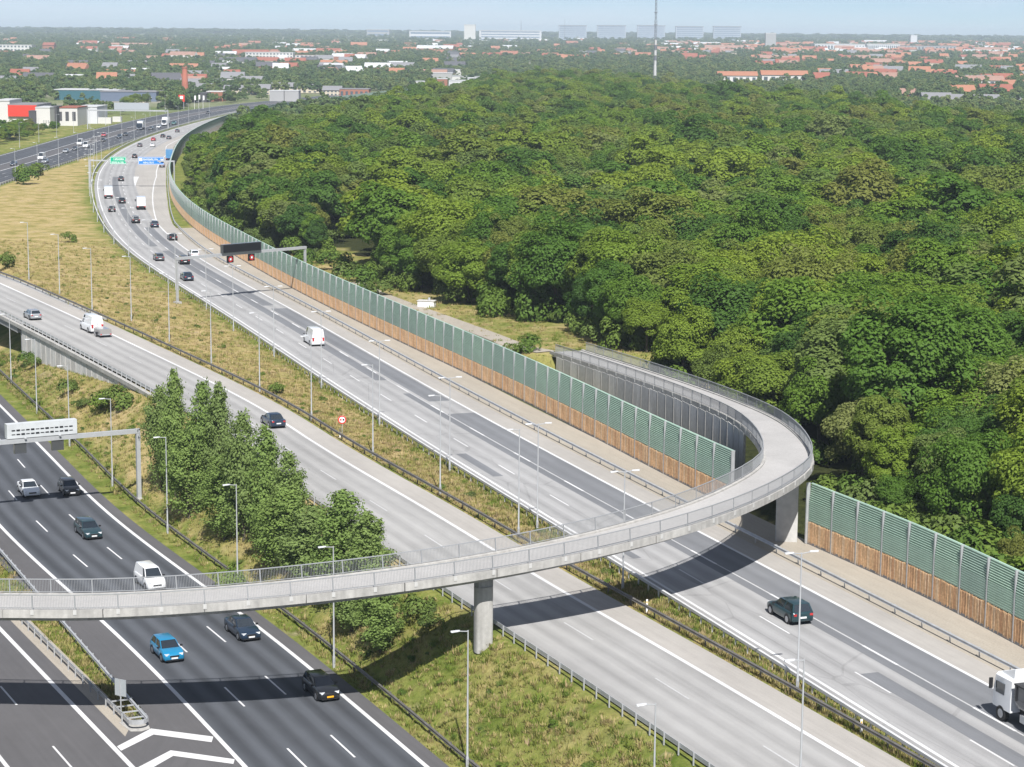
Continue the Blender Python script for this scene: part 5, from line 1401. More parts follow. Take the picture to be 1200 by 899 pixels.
def tipper_proto():
    """white-cabbed truck with an open skip body"""
    L, w = 9.0, 1.25; f = L / 2; root = empty('truck_skip')
    mb = MB()
    mb.loft([[(x, -ww, 0.85), (x, -ww, 1.7), (x + dx, -ww * 0.95, 2.95), (x + dx, -ww * 0.82, 3.1), (x + dx, ww * 0.82, 3.1), (x + dx, ww * 0.95, 2.95), (x, ww, 1.7), (x, ww, 0.85)] for x, ww, dx in ((f - 2.2, w, 0.0), (f - 0.22, w, -0.10), (f, w * 0.93, -0.26))])
    o = mb.obj('cab', M['p_white'], root, smooth=35); o.material_slots[0].link = 'OBJECT'
    d = MB(); d.loft([[(f - 2.15, -w * 0.8, 3.1), (f - 2.15, w * 0.8, 3.1), (f - 2.15, w * 0.75, 3.75), (f - 2.15, -w * 0.75, 3.75)], [(f - 0.6, -w * 0.75, 3.1), (f - 0.6, w * 0.75, 3.1), (f - 0.6, w * 0.72, 3.2), (f - 0.6, -w * 0.72, 3.2)]])
    o = d.obj('roof_deflector', M['p_white'], root)
    g = MB(); g.add([(f + 0.012, -w * 0.84, 1.72), (f + 0.012, w * 0.84, 1.72), (f - 0.22, w * 0.80, 2.85), (f - 0.22, -w * 0.80, 2.85)], [(0, 1, 2, 3)]); g.obj('windscreen', M['glass'], root)
    for sy in (-1, 1):
        MB().box((f - 0.95, sy * (w - 0.02), 2.2), (1.0, 0.06, 0.75)).obj('side_window', M['glass'], root)
        MB().box((f - 0.02, sy * w * 0.72, 1.0), (0.10, 0.42, 0.26)).obj('headlight', M['headlight'], root)
        MB().box((f - 0.1, sy * (w + 0.16), 2.3), (0.12, 0.24, 0.7)).obj('mirror', M['black'], root)
        for x in (f - 1.1, -f + 1.3, -f + 2.7):
            wh = MB().tube([(x, sy * (w - 0.36), 0.52), (x, sy * w, 0.52)], 0.52, 20).obj('wheel', M['tyre'], root)
            MB().tube([(x, sy * (w + 0.002), 0.52), (x, sy * (w + 0.02), 0.52)], [0.30, 0.25], 14).obj('rim', M['rim'], wh)
        MB().box((0.4, sy * (w - 0.2), 0.85), (1.6, 0.35, 0.5)).obj('fuel_tank', M['galv'], root)
    MB().box((-0.2, 0, 0.9), (L - 0.8, 1.0, 0.35)).obj('chassis', M['black'], root)
    b = MB(); b.loft([[(x, -ww, 1.35), (x, -w, 2.0), (x, -w, 2.9), (x, w, 2.9), (x, w, 2.0), (x, ww, 1.35)] for x, ww in ((-f, 1.0), (f - 2.6, 1.0))])
    b.obj('skip_body', M['p_grey'], root)
    r = MB()
    for x in np.linspace(-f + 0.3, f - 2.9, 6):
        for sy in (-1, 1): r.box((x, sy * (w + 0.03), 2.4), (0.12, 0.08, 1.0))
    r.box(((-f + f - 2.6) / 2, 0, 2.95), (6.4, 2.6, 0.10)); r.obj('ribs', M['black'], root)
    MB().box((-f + 4.6, w + 0.035, 2.35), (0.9, 0.02, 0.35)).obj('orange_panel', M['plate_yellow'], root)
    MB().box((-f + 3.2, w + 0.035, 2.35), (0.8, 0.02, 0.5)).obj('red_panel', M['sign_red'], root)
    CARS['skip'] = root
tipper_proto()

def spawn(kind, col, px, line, name, label, toward=False, z=None, off=None, group=None, s_off=0.0):
    """vehicle on the road under photo pixel px, along the road"""
    zz = 0.0 if z is None else z
    for _ in range(4):
        p = un(px[0], px[1], zz)
        if line is not None: zz = float(line.zf(p.y))
    s, o = line.locate(p.x, p.y)
    if off is not None: o = off
    q = line.at(s + s_off, o); h = line.head(s + s_off) + (math.pi if toward else 0)
    r = copy_tree(CARS[kind]); r.name = name
    r.location = (q[0], q[1], q[2] + 0.008); r.rotation_euler = (0, 0, h)
    r['label'] = label; r['category'] = {'van': 'van', 'van_small': 'van', 'boxvan': 'truck', 'lorry': 'truck', 'skip': 'truck', 'trailer': 'trailer'}.get(kind, 'car')
    if group: r['group'] = group
    for ch in r.children:
        if ch.material_slots and ch.material_slots[0].link == 'OBJECT':
            if ch.name.startswith('cargo_box'): ch.material_slots[0].material = M[col[1]] if isinstance(col, tuple) else M[col]
            else: ch.material_slots[0].material = M[col[0]] if isinstance(col, tuple) else M[col]
    return r
# left motorway, towards the camera (lane centres -1.9, -5.7, -9.4)
LM = 'cars coming towards the camera on the left motorway'
spawn('sedan', 'p_white', (43, 578), LR, 'car', 'white saloon car just past the gantry on the left motorway', True, off=-5.8, group=LM)
spawn('hatch', 'p_black', (89, 577), LR, 'car', 'small black car beside the white saloon on the left motorway', True, off=-1.7, group=LM)
spawn('estate', 'p_teal', (114, 626), LR, 'car', 'dark blue-green estate car in the middle lane above the footbridge', True, off=-4.2, group=LM)
spawn('van_small', 'p_white', (163, 688), LR, 'delivery_van', 'small white delivery van seen through the footbridge railing', True, off=-4.3, group=LM)
spawn('hatch', 'p_blue', (189, 770), LR, 'car', 'bright blue hatchback just below the footbridge', True, off=-9.3, group=LM)
spawn('sedan', 'p_navy', (281, 744), LR, 'car', 'dark navy saloon emerging from under the footbridge', True, off=-1.9, group=LM)
k_ = spawn('hatch', 'p_black', (366, 815), LR, 'car', 'black hatchback with a yellow number plate in the footbridge shadow', True, off=-1.4, group=LM)
for ch in k_.children:
    if ch.name.startswith('number_plate'):
        ch.data = ch.data.copy(); ch.data.materials[0] = M['plate_yellow']
# middle road
spawn('hatch', 'p_silver', (38, 374), MR, 'car', 'silver hatchback with a dark roof near the top of the middle road', z=2.3)
spawn('van', 'p_white', (107, 388), MR, 'delivery_van', 'white panel van towing a trailer on the middle road', z=1.7, off=-1.7)
spawn('trailer', 'p_trailer', (107, 388), MR, 'trailer', 'grey covered trailer behind the white van', z=1.7, off=-1.7, s_off=-5.2)
spawn('sedan', 'p_navy', (310, 499), MR, 'car', 'dark car on the middle road half hidden by the poplar tops', off=-1.6)
# right motorway, away
RMG = 'vehicles driving away on the right motorway'
spawn('suv', 'p_teal', (928, 724), RR, 'car', 'dark teal car on the right motorway below the footbridge', off=5.4, group=RMG)
spawn('skip', 'p_white', (1178, 838), RR, 'truck', 'truck with white cab and dark skip body at the right picture edge', off=8.6, s_off=-4.3, group=RMG)
spawn('van', 'p_white', (365, 403), RR, 'delivery_van', 'white panel van alone on the right motorway beyond the gantry', off=5.4, group=RMG)
FARR = [('sedan', 'p_navy', (219, 328), 'dark saloon just below the black message sign'), ('suv', 'p_black', (215, 309), 'dark off-roader right behind the gantry post'), ('hatch', 'p_white', (227, 301), 'white car passing beside the gantry beam'),
        ('hatch', 'p_grey', (186, 305), 'dark grey car left of the gantry post'), ('sedan', 'p_black', (202, 281), 'black car in the right lane above the gantry'), ('hatch', 'p_navy', (181, 266), 'navy car in the bend below the white box truck'),
        ('suv', 'p_black', (159, 261), 'black off-roader with a pale plate in the bend'), ('hatch', 'p_black', (131, 248), 'black car hugging the left rail in the bend'), ('sedan', 'p_black', (143, 238), 'black saloon beside the two white trucks'),
        ('boxvan', 'p_white', (127, 232), 'white box truck in the left lane of the bend'), ('boxvan', 'p_white', (165, 245), 'larger white box truck seen from behind in the bend'), ('hatch', 'p_black', (142, 212), 'black car just below the green sign'),
        ('hatch', 'p_grey', (190, 196), 'grey car partly behind the blue sign'), ('hatch', 'p_black', (158, 185), 'black car just above the green sign'), ('hatch', 'p_grey', (164, 172), 'grey car on the far straight past the signs'),
        ('hatch', 'p_white', (179, 172), 'white car on the far straight past the signs'), ('hatch', 'p_red', (180, 165), 'red and white car on the far straight'), ('sedan', 'p_black', (191, 161), 'left one of two dark cars on the far straight'),
        ('sedan', 'p_grey', (198, 163), 'right one of two dark cars on the far straight'), ('hatch', 'p_grey', (208, 155), 'farthest dark car on the right motorway'), ('lorry', ('p_navy', 'p_boxblue'), (199, 188), 'blue truck close to the noise barrier on the exit lane')]
for kd, c, px, lab in FARR:
    nm = {'boxvan': 'truck', 'lorry': 'truck'}.get(kd, 'car')
    spawn(kd, c, px, RR, nm, lab, group=RMG)
FARL = [('hatch', 'p_navy', (16, 194), 'dark blue car at the left picture edge on the distant road'), ('van', 'p_white', (49, 187), 'white van on the distant road above the meadow bushes'), ('sedan', 'p_silver', (53, 191), 'silver car beside the white van on the distant road'),
        ('hatch', 'p_silver', (77, 179), 'silver car between lamp posts on the distant road'), ('sedan', 'p_grey', (88, 176), 'grey car behind two white vans on the distant road'), ('van', 'p_white', (94, 170), 'farther of two white vans on the distant road'),
        ('van', 'p_white', (101, 173), 'nearer of two white vans on the distant road'), ('suv', 'p_red', (122, 160), 'red car on the distant road'), ('hatch', 'p_black', (121, 166), 'black car below the red car on the distant road'),
        ('suv', 'p_navy', (140, 162), 'dark blue car before the distant gantry'), ('sedan', 'p_black', (147, 159), 'black car under the distant gantry'), ('lorry', ('p_navy', 'p_white'), (165, 152), 'blue-fronted truck with white box on the distant road'),
        ('hatch', 'p_grey', (177, 152), 'grey car behind the blue-fronted truck'), ('estate', 'p_white', (186, 150), 'white estate car on the distant road'), ('lorry', 'p_white', (194, 147), 'white truck on the distant road'),
        ('suv', 'p_dkgreen', (204, 146), 'teal car behind the white truck on the distant road'), ('sedan', 'p_black', (244, 133), 'farthest black car on the distant road')]
for kd, c, px, lab in FARL:
    nm = {'lorry': 'truck', 'van': 'delivery_van'}.get(kd, 'car')
    spawn(kd, c, px, LR, nm, lab, True, z=0.0, group='vehicles coming on the distant left road')
for pr in CARS.values():
    for ch in list(pr.children_recursive): bpy.data.objects.remove(ch)
    bpy.data.objects.remove(pr)

def culvert_block():
    p = un(500, 360, 2.6); z = float(gz(p.x, p.y))
    root = empty('utility_cabin', (p.x, p.y, z), R_(-12), label='low white utility cabin on the grass beside the gravel path', cat='cabin')
    MB().box((0, 0, 0.45), (2.6, 1.3, 1.1)).obj('housing', M['white_paint'], root)
    MB().box((0, 0, 1.04), (2.8, 1.5, 0.09)).obj('lid', M['concrete_pale'], root)
    MB().tube([(0.4, 0, 1.08), (0.4, 0, 1.5)], [0.25, 0.18], 10).obj('vent', M['galv'], root)
    for sx in (-0.6, 0.6): MB().box((sx, -0.66, 0.45), (0.9, 0.03, 0.8)).obj('door', M['sign_white'], root)
culvert_block()

# ------------------------------------------------------------------ city beyond
def ground_at(px, py):
    """terrain point under a photo pixel"""
    d = un(px, py, 0.0); tx, dz = d.x / d.y, -CAMH / d.y
    lo, hi = 300.0, 13000.0
    f = lambda Y: CAMH + dz * Y - (float(zfar(Y)) - 0.13)
    for _ in range(50):
        m = (lo + hi) / 2
        if f(m) > 0: lo = m
        else: hi = m
    return Vector((tx * lo, lo, float(zfar(lo)) - 0.13))
def cmat(nm, c, r=0.9): M[nm] = mat(nm, c, r, noise=[(0.15, 0.12)])
for nm, c in [('c_white', (0.56, 0.55, 0.53)), ('c_cream', (0.52, 0.46, 0.36)), ('c_brick', (0.30, 0.13, 0.085)), ('c_grey', (0.34, 0.34, 0.34)), ('c_dark', (0.07, 0.07, 0.075)), ('c_teal', (0.04, 0.12, 0.15)), ('c_bluegrey', (0.12, 0.15, 0.21)),
              ('r_red', (0.27, 0.095, 0.065)), ('r_orange', (0.34, 0.155, 0.095)), ('r_pink', (0.30, 0.18, 0.14)), ('r_grey', (0.20, 0.20, 0.21)), ('r_light', (0.46, 0.47, 0.48)), ('r_dark', (0.09, 0.09, 0.10)), ('c_red', (0.62, 0.05, 0.03)),
              ('c_window', (0.06, 0.08, 0.10)), ('c_block', (0.36, 0.40, 0.46)), ('c_blockwin', (0.13, 0.18, 0.25)), ('c_blue', (0.08, 0.14, 0.45)), ('c_pale', (0.55, 0.56, 0.58))]: cmat(nm, c)

def unit_wall():
    return MB().box((0, 0, 0.5), (1, 1, 1)).v, None
WALL_ME = MB().box((0, 0, 0.49), (1, 1, 1.02)).mesh('wall', [M['c_white']])
gm = MB(); gm.add([(-0.52, -0.55, 0), (0.52, -0.55, 0), (0.52, 0.55, 0), (-0.52, 0.55, 0), (-0.52, 0, 1), (0.52, 0, 1)], [(0, 1, 5, 4), (2, 3, 4, 5), (0, 4, 3), (1, 2, 5), (0, 3, 2, 1)])
GABLE_ME = gm.mesh('roof', [M['r_red']])
FLAT_ME = MB().box((0, 0, 0.5), (1.02, 1.02, 1)).mesh('roof', [M['r_grey']])
PANE_ME = MB().box((0, 0, 0), (1, 1, 1)).mesh('window', [M['c_window']])
def omat(o, m):
    o.material_slots[0].link = 'OBJECT'; o.material_slots[0].material = M[m]
BRECT = []
def bld(name, x0, x1, yt, yb, depth, wall, roof=None, gable=0.0, label=None, cat='building', group=None, rz=0.0, rows=0, cols=0, win='c_window', band=False):
    """building that stands on the terrain with its front foot along photo row yb"""
    p = ground_at((x0 + x1) / 2, yb); sc = p.y / FPX
    w, h = (x1 - x0) * sc, (yb - yt) * sc
    root = empty(name, (p.x, p.y + depth / 2, p.z - 0.3), rz, label, cat, group)
    wh = h * (1 - gable) + 0.3
    BRECT.append((x0, x1, yt, yb, 1.0))
    o = new_obj('wall', WALL_ME, root); omat(o, wall); o.scale = (w, depth, wh)
    if roof:
        if gable: o = new_obj('roof', GABLE_ME, root); o.scale = (w, depth, h * gable)
        else: o = new_obj('roof', FLAT_ME, root); o.scale = (w, depth, max(0.4, h * 0.05))
        o.location = (0, 0, wh); omat(o, roof)
    for r in range(rows):
        zc = wh * (r + 0.55) / rows
        if band:
            q = new_obj('window_band', PANE_ME, root); q.location = (0, -depth / 2, zc); q.scale = (w * 0.94, 0.12, wh / rows * 0.45); omat(q, win)
        else:
            for c in range(cols):
                q = new_obj('window', PANE_ME, root); q.location = (-w / 2 + w * (c + 0.5) / cols, -depth / 2, zc); q.scale = (w / cols * 0.5, 0.12, wh / rows * 0.5); omat(q, win)
    return root, p, w, h

# shop with the red front, left
bld('shop_hall', -6, 12, 119, 147, 25, 'c_white', 'r_light', label='white end of the retail hall at the left picture edge')
bld('shop_hall', 10, 44, 124, 148, 30, 'c_white', 'r_grey', label='low hall with a bright red fascia beside the distant road')
def fascia():
    p = ground_at(27, 148); sc = p.y / FPX
    root = empty('fascia_sign', (p.x, p.y - 0.6, 148 * 0 + 11 * sc), label='large plain red fascia panel on the retail hall', cat='sign')
    MB().box((0, 0, 6.5 * sc), (33 * sc, 0.8, 13 * sc)).obj('panel', M['c_red'], root)
fascia()
bld('shop_block', 34, 42.5, 131, 149, 14, 'c_dark', 'r_dark', label='black cube entrance block of the red retail hall')
r_, p_, w_, h_ = bld('shop_block', 42, 59, 127, 149, 18, 'c_white', 'r_light', label='white block with small dark marks beside the black cube')
for k in (-0.16, 0.0, 0.16):
    q = new_obj('facade_mark', PANE_ME, r_); q.location = (w_ * (0.22 + k), -9.05, h_ * 0.32); q.scale = (w_ * 0.09, 0.1, h_ * 0.16); omat(q, 'c_grey')
bld('shop_block', 59.5, 67, 126, 148, 12, 'c_dark', 'r_dark', label='dark portal between two white shop blocks')
bld('shop_block', 67, 91, 127, 147.5, 24, 'c_white', 'r_red', label='white shop block with tall dark windows', rows=1, cols=3, win='c_dark')
bld('shop_block', 89, 114, 126, 145, 26, 'c_pale', 'r_light', label='plain pale grey shop hall right of the tall dark windows')
bld('shop_block', 104, 115, 125, 136, 6, 'c_blue', None, label='small blue and white block at the end of the shops')
bld('tank_trailer', 114, 130, 138, 145, 3, 'c_white', None, label='white trailer parked by the shops', cat='trailer')
bld('tank_trailer', 132, 142, 137, 143, 3, 'c_white', None, label='second white trailer parked further from the shops', cat='trailer')
bld('office_building', 64, 138, 106, 117.5, 30, 'c_teal', 'r_light', label='long dark teal glass building with pale roof')
bld('office_building', 118, 183, 108, 119, 30, 'c_bluegrey', 'r_grey', label='long blue-grey hall adjoining the teal building')
bld('office_building', 225, 242, 110, 120, 20, 'c_dark', 'r_dark', label='dark brick hall next to the chimney')
bld('shop_block', 155, 169, 115, 124, 16, 'c_cream', 'c_white', label='small shop with a white fascia across the distant road')
bld('shop_block', 242, 261, 108, 119, 16, 'c_brick', 'c_white', label='brown shop with a white fascia right of the chimney')
bld('shop_block', 316, 332.5, 107, 119, 14, 'c_grey', 'r_light', label='left one of two pale roofed halls by the barrier')
bld('shop_block', 333.5, 350, 107, 119, 14, 'c_grey', 'r_light', label='right one of two pale roofed halls by the barrier')
for i, (x0, x1, yt, yb) in enumerate([(292, 316, 99, 111), (318, 345, 97, 108), (262, 290, 100, 110), (348, 378, 98, 109), (222, 262, 98, 108), (378, 400, 101, 112)]):
    bld('terrace_house', x0, x1, yt, yb, 12, 'c_cream', 'r_grey', 0.45, label=['white gabled terrace house with a slate roof', 'cream terrace behind the slate roofed house', 'low terrace right of the chimney', 'terrace with grey roof above the barrier bend', 'long grey roofed terrace beyond the brown shop', 'short terrace at the edge of the wood'][i], rows=2, cols=5)
bld('shop_hall', 398, 432, 105, 116, 20, 'c_brick', 'r_grey', label='long brick hall with a white plinth near the wood edge', rows=1, cols=6)
bld('shop_hall', 484, 511, 96, 106, 20, 'c_white', 'r_light', label='bright white hall above the forest edge')
bld('shop_hall', 512, 524, 93, 104, 18, 'c_brick', 'r_light', label='small brick hall beside the bright white hall')
for i, (x0, x1, yt, yb) in enumerate([(526, 548, 95, 103), (530, 566, 90, 97), (500, 530, 86, 93), (548, 572, 92, 100), (508, 540, 82, 88)]):
    bld('shop_hall', x0, x1, yt, yb, 25, ['c_pale', 'c_white', 'c_grey', 'c_pale', 'c_white'][i], 'r_light', label='pale flat hall in the cluster of warehouses above the wood', group='warehouse cluster')
bld('hospital', 288, 343, 62, 71.5, 30, 'c_white', 'r_light', label='long white multi-storey building in the suburb, centre left', rows=3, cols=14)
bld('hospital', 342, 400, 65, 71, 25, 'c_white', 'r_pink', label='lower wing right of the long white building', rows=2, cols=12)
bld('office_building', -5, 37, 53, 60.5, 30, 'c_white', 'r_light', label='long white building among trees at the far left', rows=2, cols=10)
bld('office_building', 50, 63, 50, 60, 20, 'c_brick', 'r_red', 0.3, label='red brick building right of the far left white building')
# towers on the skyline
bld('tower_block', 544, 557, 30, 48.5, 60, 'c_white', 'r_light', label='slim white tower block on the skyline')
for k, (x0, x1) in enumerate(((655, 687), (700, 733), (747, 779), (792, 824), (836, 868))):
    bld('tower_block', x0, x1, 31 + (k > 2), 47, 25, 'c_block', 'r_grey', label='%s of the five wide grey slab blocks on the skyline' % ['leftmost', 'second from left', 'middle', 'second from right', 'rightmost'][k], rows=7, band=True, win='c_blockwin', group='slab blocks on the skyline')
bld('hospital', 562, 634, 36.5, 48, 60, 'c_pale', 'r_light', label='broad pale hospital-like block right of the white tower', rows=4, band=True, win='c_blockwin')
bld('hospital', 430, 456, 35, 43, 60, 'c_grey', 'r_light', label='grey block on the skyline left of the white tower', rows=2, band=True, win='c_blockwin')
bld('hospital', 480, 528, 37, 46, 60, 'c_pale', 'r_light', label='low pale complex on the skyline left of the white tower', rows=2, band=True, win='c_blockwin')
bld('water_tower', 897, 909, 40, 58, 15, 'c_grey', 'r_light', label='beige concrete tower rising among red roofs', cat='tower')
bld('silo', 1067, 1074.5, 42, 53, 20, 'c_pale', 'r_light', label='pale silo on the right skyline', cat='silo')
for i, (x0, x1, yt, yb) in enumerate([(955, 1013, 52, 60), (1016, 1054, 52, 60), (1055, 1120, 54, 60)]):
    bld('warehouse', x0, x1, yt, yb, 60, 'c_pale' if i < 2 else 'c_grey', 'c_white' if i < 2 else 'r_grey', label=['left one of two white roofed warehouses on the right', 'right one of two white roofed warehouses on the right', 'long grey warehouse below the silo'][i], rows=1, cols=16)
for i, (x0, x1, yt, yb, g_) in enumerate([(842, 887, 84, 98, 0.35), (893, 946, 83, 98, 0.35), (1122, 1176, 89, 101, 0.45), (1115, 1143, 100, 115, 0.5), (1150, 1187, 99, 115, 0.5), (1176, 1215, 94, 106, 0.5), (1082, 1116, 109, 128, 0.5), (1112, 1172, 111, 128, 0.45), (1172, 1212, 114, 126, 0.4), (1050, 1078, 104, 116, 0.5)]):
    bld('long_house', x0, x1, yt, yb, 16, ['c_white', 'c_white', 'c_white', 'c_brick', 'c_brick', 'c_brick', 'c_brick', 'c_cream', 'c_cream', 'c_brick'][i], ['r_orange', 'r_orange', 'r_pink', 'r_orange', 'r_red', 'r_orange', 'r_grey', 'r_grey', 'r_grey', 'r_pink'][i], g_,
        label=['white walled hall with orange roof above the forest edge', 'second white walled hall with orange roof, right of the first', 'white hall with pink roof at the right', 'orange roofed brick house left of the red barn', 'red roofed brick barn at the right', 'orange roofed house at the right picture edge',
               'grey roofed brick block at the forest edge', 'long grey roofed cream block at the forest edge', 'grey roofed cream house at the right picture edge', 'pink roofed house behind the parked cars'][i], rows=2 if i > 2 else 1, cols=6)
# rows of red-roofed suburb
def suburb():
    g = np.random.default_rng(11); n = 0
    bands = [(880, 1215, 64, 80, 44), (820, 1215, 56, 66, 26), (950, 1215, 80, 100, 30), (0, 430, 64, 92, 40), (380, 560, 66, 92, 20), (0, 300, 84, 106, 22), (630, 860, 60, 72, 18)]
    for x0, x1, y0, y1, k in bands:
        for _ in range(k):
            x, y = g.uniform(x0, x1), g.uniform(y0, y1); p = ground_at(x, y); sc = p.y / FPX
            w = g.uniform(12, 30); d = g.uniform(9, 12); h = g.uniform(7, 10)
            rf = g.choice(['r_red', 'r_orange', 'r_pink', 'r_grey', 'r_orange', 'r_red'] if x > 800 else ['r_red', 'r_orange', 'r_pink', 'r_grey', 'r_dark', 'r_grey', 'r_light', 'r_dark'])
            wl_ = g.choice(['c_brick', 'c_cream', 'c_white', 'c_brick'])
            root = empty('suburban_house', (p.x, p.y, p.z - 0.2), g.normal(0, 0.25), '%s-roofed %s house in the distant suburb on the %s' % ({'r_red': 'red', 'r_orange': 'orange', 'r_pink': 'pinkish', 'r_grey': 'grey', 'r_dark': 'dark', 'r_light': 'pale'}[rf], {'c_brick': 'brick', 'c_cream': 'cream', 'c_white': 'white'}[wl_], 'right' if x > 600 else 'left'), 'house', 'suburban houses on the ' + ('right' if x > 600 else 'left'))
            o = new_obj('wall', WALL_ME, root); omat(o, wl_); o.scale = (w, d, h * 0.6)
            o = new_obj('roof', GABLE_ME, root); omat(o, rf); o.scale = (w, d, h * 0.55); o.location = (0, 0, h * 0.6)
            BRECT.append((x - w / sc / 2, x + w / sc / 2, y - h / sc, y, 0.45))
            n += 1
suburb()
def far_houses():
    """houses too far off to tell apart"""
    g = np.random.default_rng(12); V, Fq, mi = [], [], []; b = 0
    mats = [M['c_white'], M['r_red'], M['r_orange'], M['r_pink'], M['r_light'], M['c_brick']]
    for _ in range(340):
        right = g.random() < 0.7
        x = g.uniform(760, 1230) if right else g.uniform(-20, 760)
        y = g.uniform(51, 66) if right else g.uniform(48, 72)
        p = ground_at(x, y); w, d, h = g.uniform(12, 32), g.uniform(9, 14), g.uniform(7, 11)
        if g.random() < 0.12: w *= 2.5; h *= 1.3
        a = g.normal(0, 0.3); c_, s_ = math.cos(a), math.sin(a)
        T = lambda q: (p.x + q[0] * c_ - q[1] * s_, p.y + q[0] * s_ + q[1] * c_, p.z + q[2])
        V += [T(q) for q in ((-w / 2, -d / 2, -0.5), (w / 2, -d / 2, -0.5), (w / 2, d / 2, -0.5), (-w / 2, d / 2, -0.5), (-w / 2, -d / 2, h * 0.6), (w / 2, -d / 2, h * 0.6), (w / 2, d / 2, h * 0.6), (-w / 2, d / 2, h * 0.6), (-w / 2, 0, h), (w / 2, 0, h))]
        Fq += [tuple(b + i for i in f) for f in ((0, 1, 5, 4), (1, 2, 6, 5), (2, 3, 7, 6), (3, 0, 4, 7), (4, 5, 9, 8), (6, 7, 8, 9), (5, 6, 9, 9), (7, 4, 8, 8))]
        wm = int(g.choice([0, 5, 5])); rm = int(g.choice([1, 2, 2, 3, 4]) if right else g.choice([1, 2, 3, 5, 4]))
        mi += [wm] * 4 + [rm] * 2 + [wm] * 2; b += 10
    me = bpy.data.meshes.new('distant_houses')
    me.from_pydata(V, [], [tuple(dict.fromkeys(f)) for f in Fq])
    for m in mats: me.materials.append(m)
    me.polygons.foreach_set('material_index', np.array(mi, np.int32)); me.update()
    new_obj('distant_houses', me, kind='stuff', label='mass of tiny red-roofed houses on the far plain', cat='houses')
far_houses()
def city_trees():
    g = np.random.default_rng(21)
    P = []
    n = 90000
    # even density in the picture plane rather than on the plain, so far rows stay cheap
    yy = 1.0 / g.uniform(1 / 12000.0, 1 / 950.0, n) ** 1.0
    xx = g.uniform(-0.30, 0.30, n) * yy
    # clumps and streets
    f = np.sin(xx * 0.013 + 2 * np.sin(yy * 0.004)) + np.sin(yy * 0.011 + 1.7 * np.sin(xx * 0.006)) + g.normal(0, 0.9, n)
    ux = xx / yy
    den = np.where(ux > 0.08, 0.6, 0.6)
    keep = f > -den * 1.6 - 0.35
    # not on the forest, the roads or the shop forecourts
    yf = np.interp(ux, [-0.14, -0.11, -0.085, -0.06, -0.03, 0.0, 0.04, 0.09, 0.165, 0.20, 0.26], [700, 790, 860, 990, 1250, 1560, 1660, 1300, 1040, 930, 850])
    keep &= ~((ux > -0.13) & (yy < yf + 15))
    keep &= ~((yy < 1600) & (xx > LX(np.minimum(yy, 1580)) - 40) & (xx < WX(np.minimum(yy, 1580)) + 6))
    keep &= ~((yy < 1130) & (xx < LX(np.minimum(yy, 1250))))
    # nothing tall between the bend and the camera: the far barrier shows over the wood
    keep &= ~((ux > -0.15) & (ux < -0.05) & (yy < 1500) & (g.random(n) < 0.8) & (xx > WX(np.minimum(yy, 1580))))
    keep &= ~((ux > -0.235) & (ux < -0.165) & (yy > 1130) & (yy < 1480) & (g.random(n) < 0.93))
    xx, yy = xx[keep], yy[keep]; n = len(xx)
    s = g.uniform(0.5, 1.1, n) * np.interp(yy, [900, 3000, 7000, 12000], [0.85, 0.9, 1.1, 1.3])
    # keep sight lines to the houses that the picture shows
    zb = gz(xx, yy); sc_ = FPX / yy
    bpx = CXP + FPX * xx / yy; bpy = HORIZ + (bpx - CXP) * math.tan(ROLL) + (CAMH - zb) * sc_; tpy = bpy - 9.5 * s * sc_; hw = 4.0 * s * sc_
    ok = np.ones(n, bool)
    for x0, x1, yt, yb, pr in BRECT:
        hit = (bpx + hw > x0) & (bpx - hw < x1) & (bpy > yb - 0.6) & (tpy < yb - (yb - yt) * 0.35) & (bpy < yb + (26 if pr > 0.9 else 4))
        ok &= ~(hit & (g.random(n) < pr))
    xx, yy, s = xx[ok], yy[ok], s[ok]; n = len(xx)
    w = s * np.interp(yy, [900, 3000, 12000], [1.0, 1.2, 2.0])
    gn_scatter('city_trees', np.c_[xx, yy, gz(xx, yy)], np.c_[np.zeros((n, 2)), g.uniform(0, 6.28, n)], np.stack([w, w, s], -1), g.integers(0, 5, n), CITY_CROWNS, label='mass of trees between the roofs of the far suburb', cat='trees')
    # ridge of woods on the horizon
    n = 5200; yy = g.uniform(8200, 12500, n); xx = g.uniform(-0.32, 0.32, n) * yy
    s = g.uniform(1.0, 1.9, n)
    gn_scatter('horizon_woods', np.c_[xx, yy, gz(xx, yy)], np.c_[np.zeros((n, 2)), g.uniform(0, 6.28, n)], np.stack([s * 4, s * 3, s], -1), g.integers(0, 5, n), CITY_CROWNS, label='hazy line of woods along the horizon', cat='woods')
    # scrub between the shops and the distant road
    n = 220; yy = g.uniform(800, 935, n); xx = LX(yy) - 42 - g.uniform(0, 60, n) ** 1.0
    s = g.uniform(0.2, 0.5, n)
    gn_scatter('roadside_scrub', np.c_[xx, yy, gz(xx, yy)], np.c_[np.zeros((n, 2)), g.uniform(0, 6.28, n)], np.stack([s * 1.4, s * 1.4, s], -1), g.integers(0, 6, n), FAR_CROWNS, label='scrub between the shops and the distant road', cat='scrub')
city_trees()
def hedge_trees():
    for i, (x, y, s, lab) in enumerate([(160, 127, 0.9, 'round dark tree left of the distant gantry sign'), (150, 128, 0.8, 'round dark tree beside the parked trailers'), (172, 126, 0.8, 'round dark tree under the distant gantry sign'), (33, 112, 1.1, 'pale tree behind the red retail hall'), (8, 116, 1.2, 'tall tree at the left edge behind the shops')]):
        p = ground_at(x, y); tree('roadside_tree', FOREST_NEAR[i], p.x, p.y, s, s * 0.8, lab, None, z=p.z)
hedge_trees()

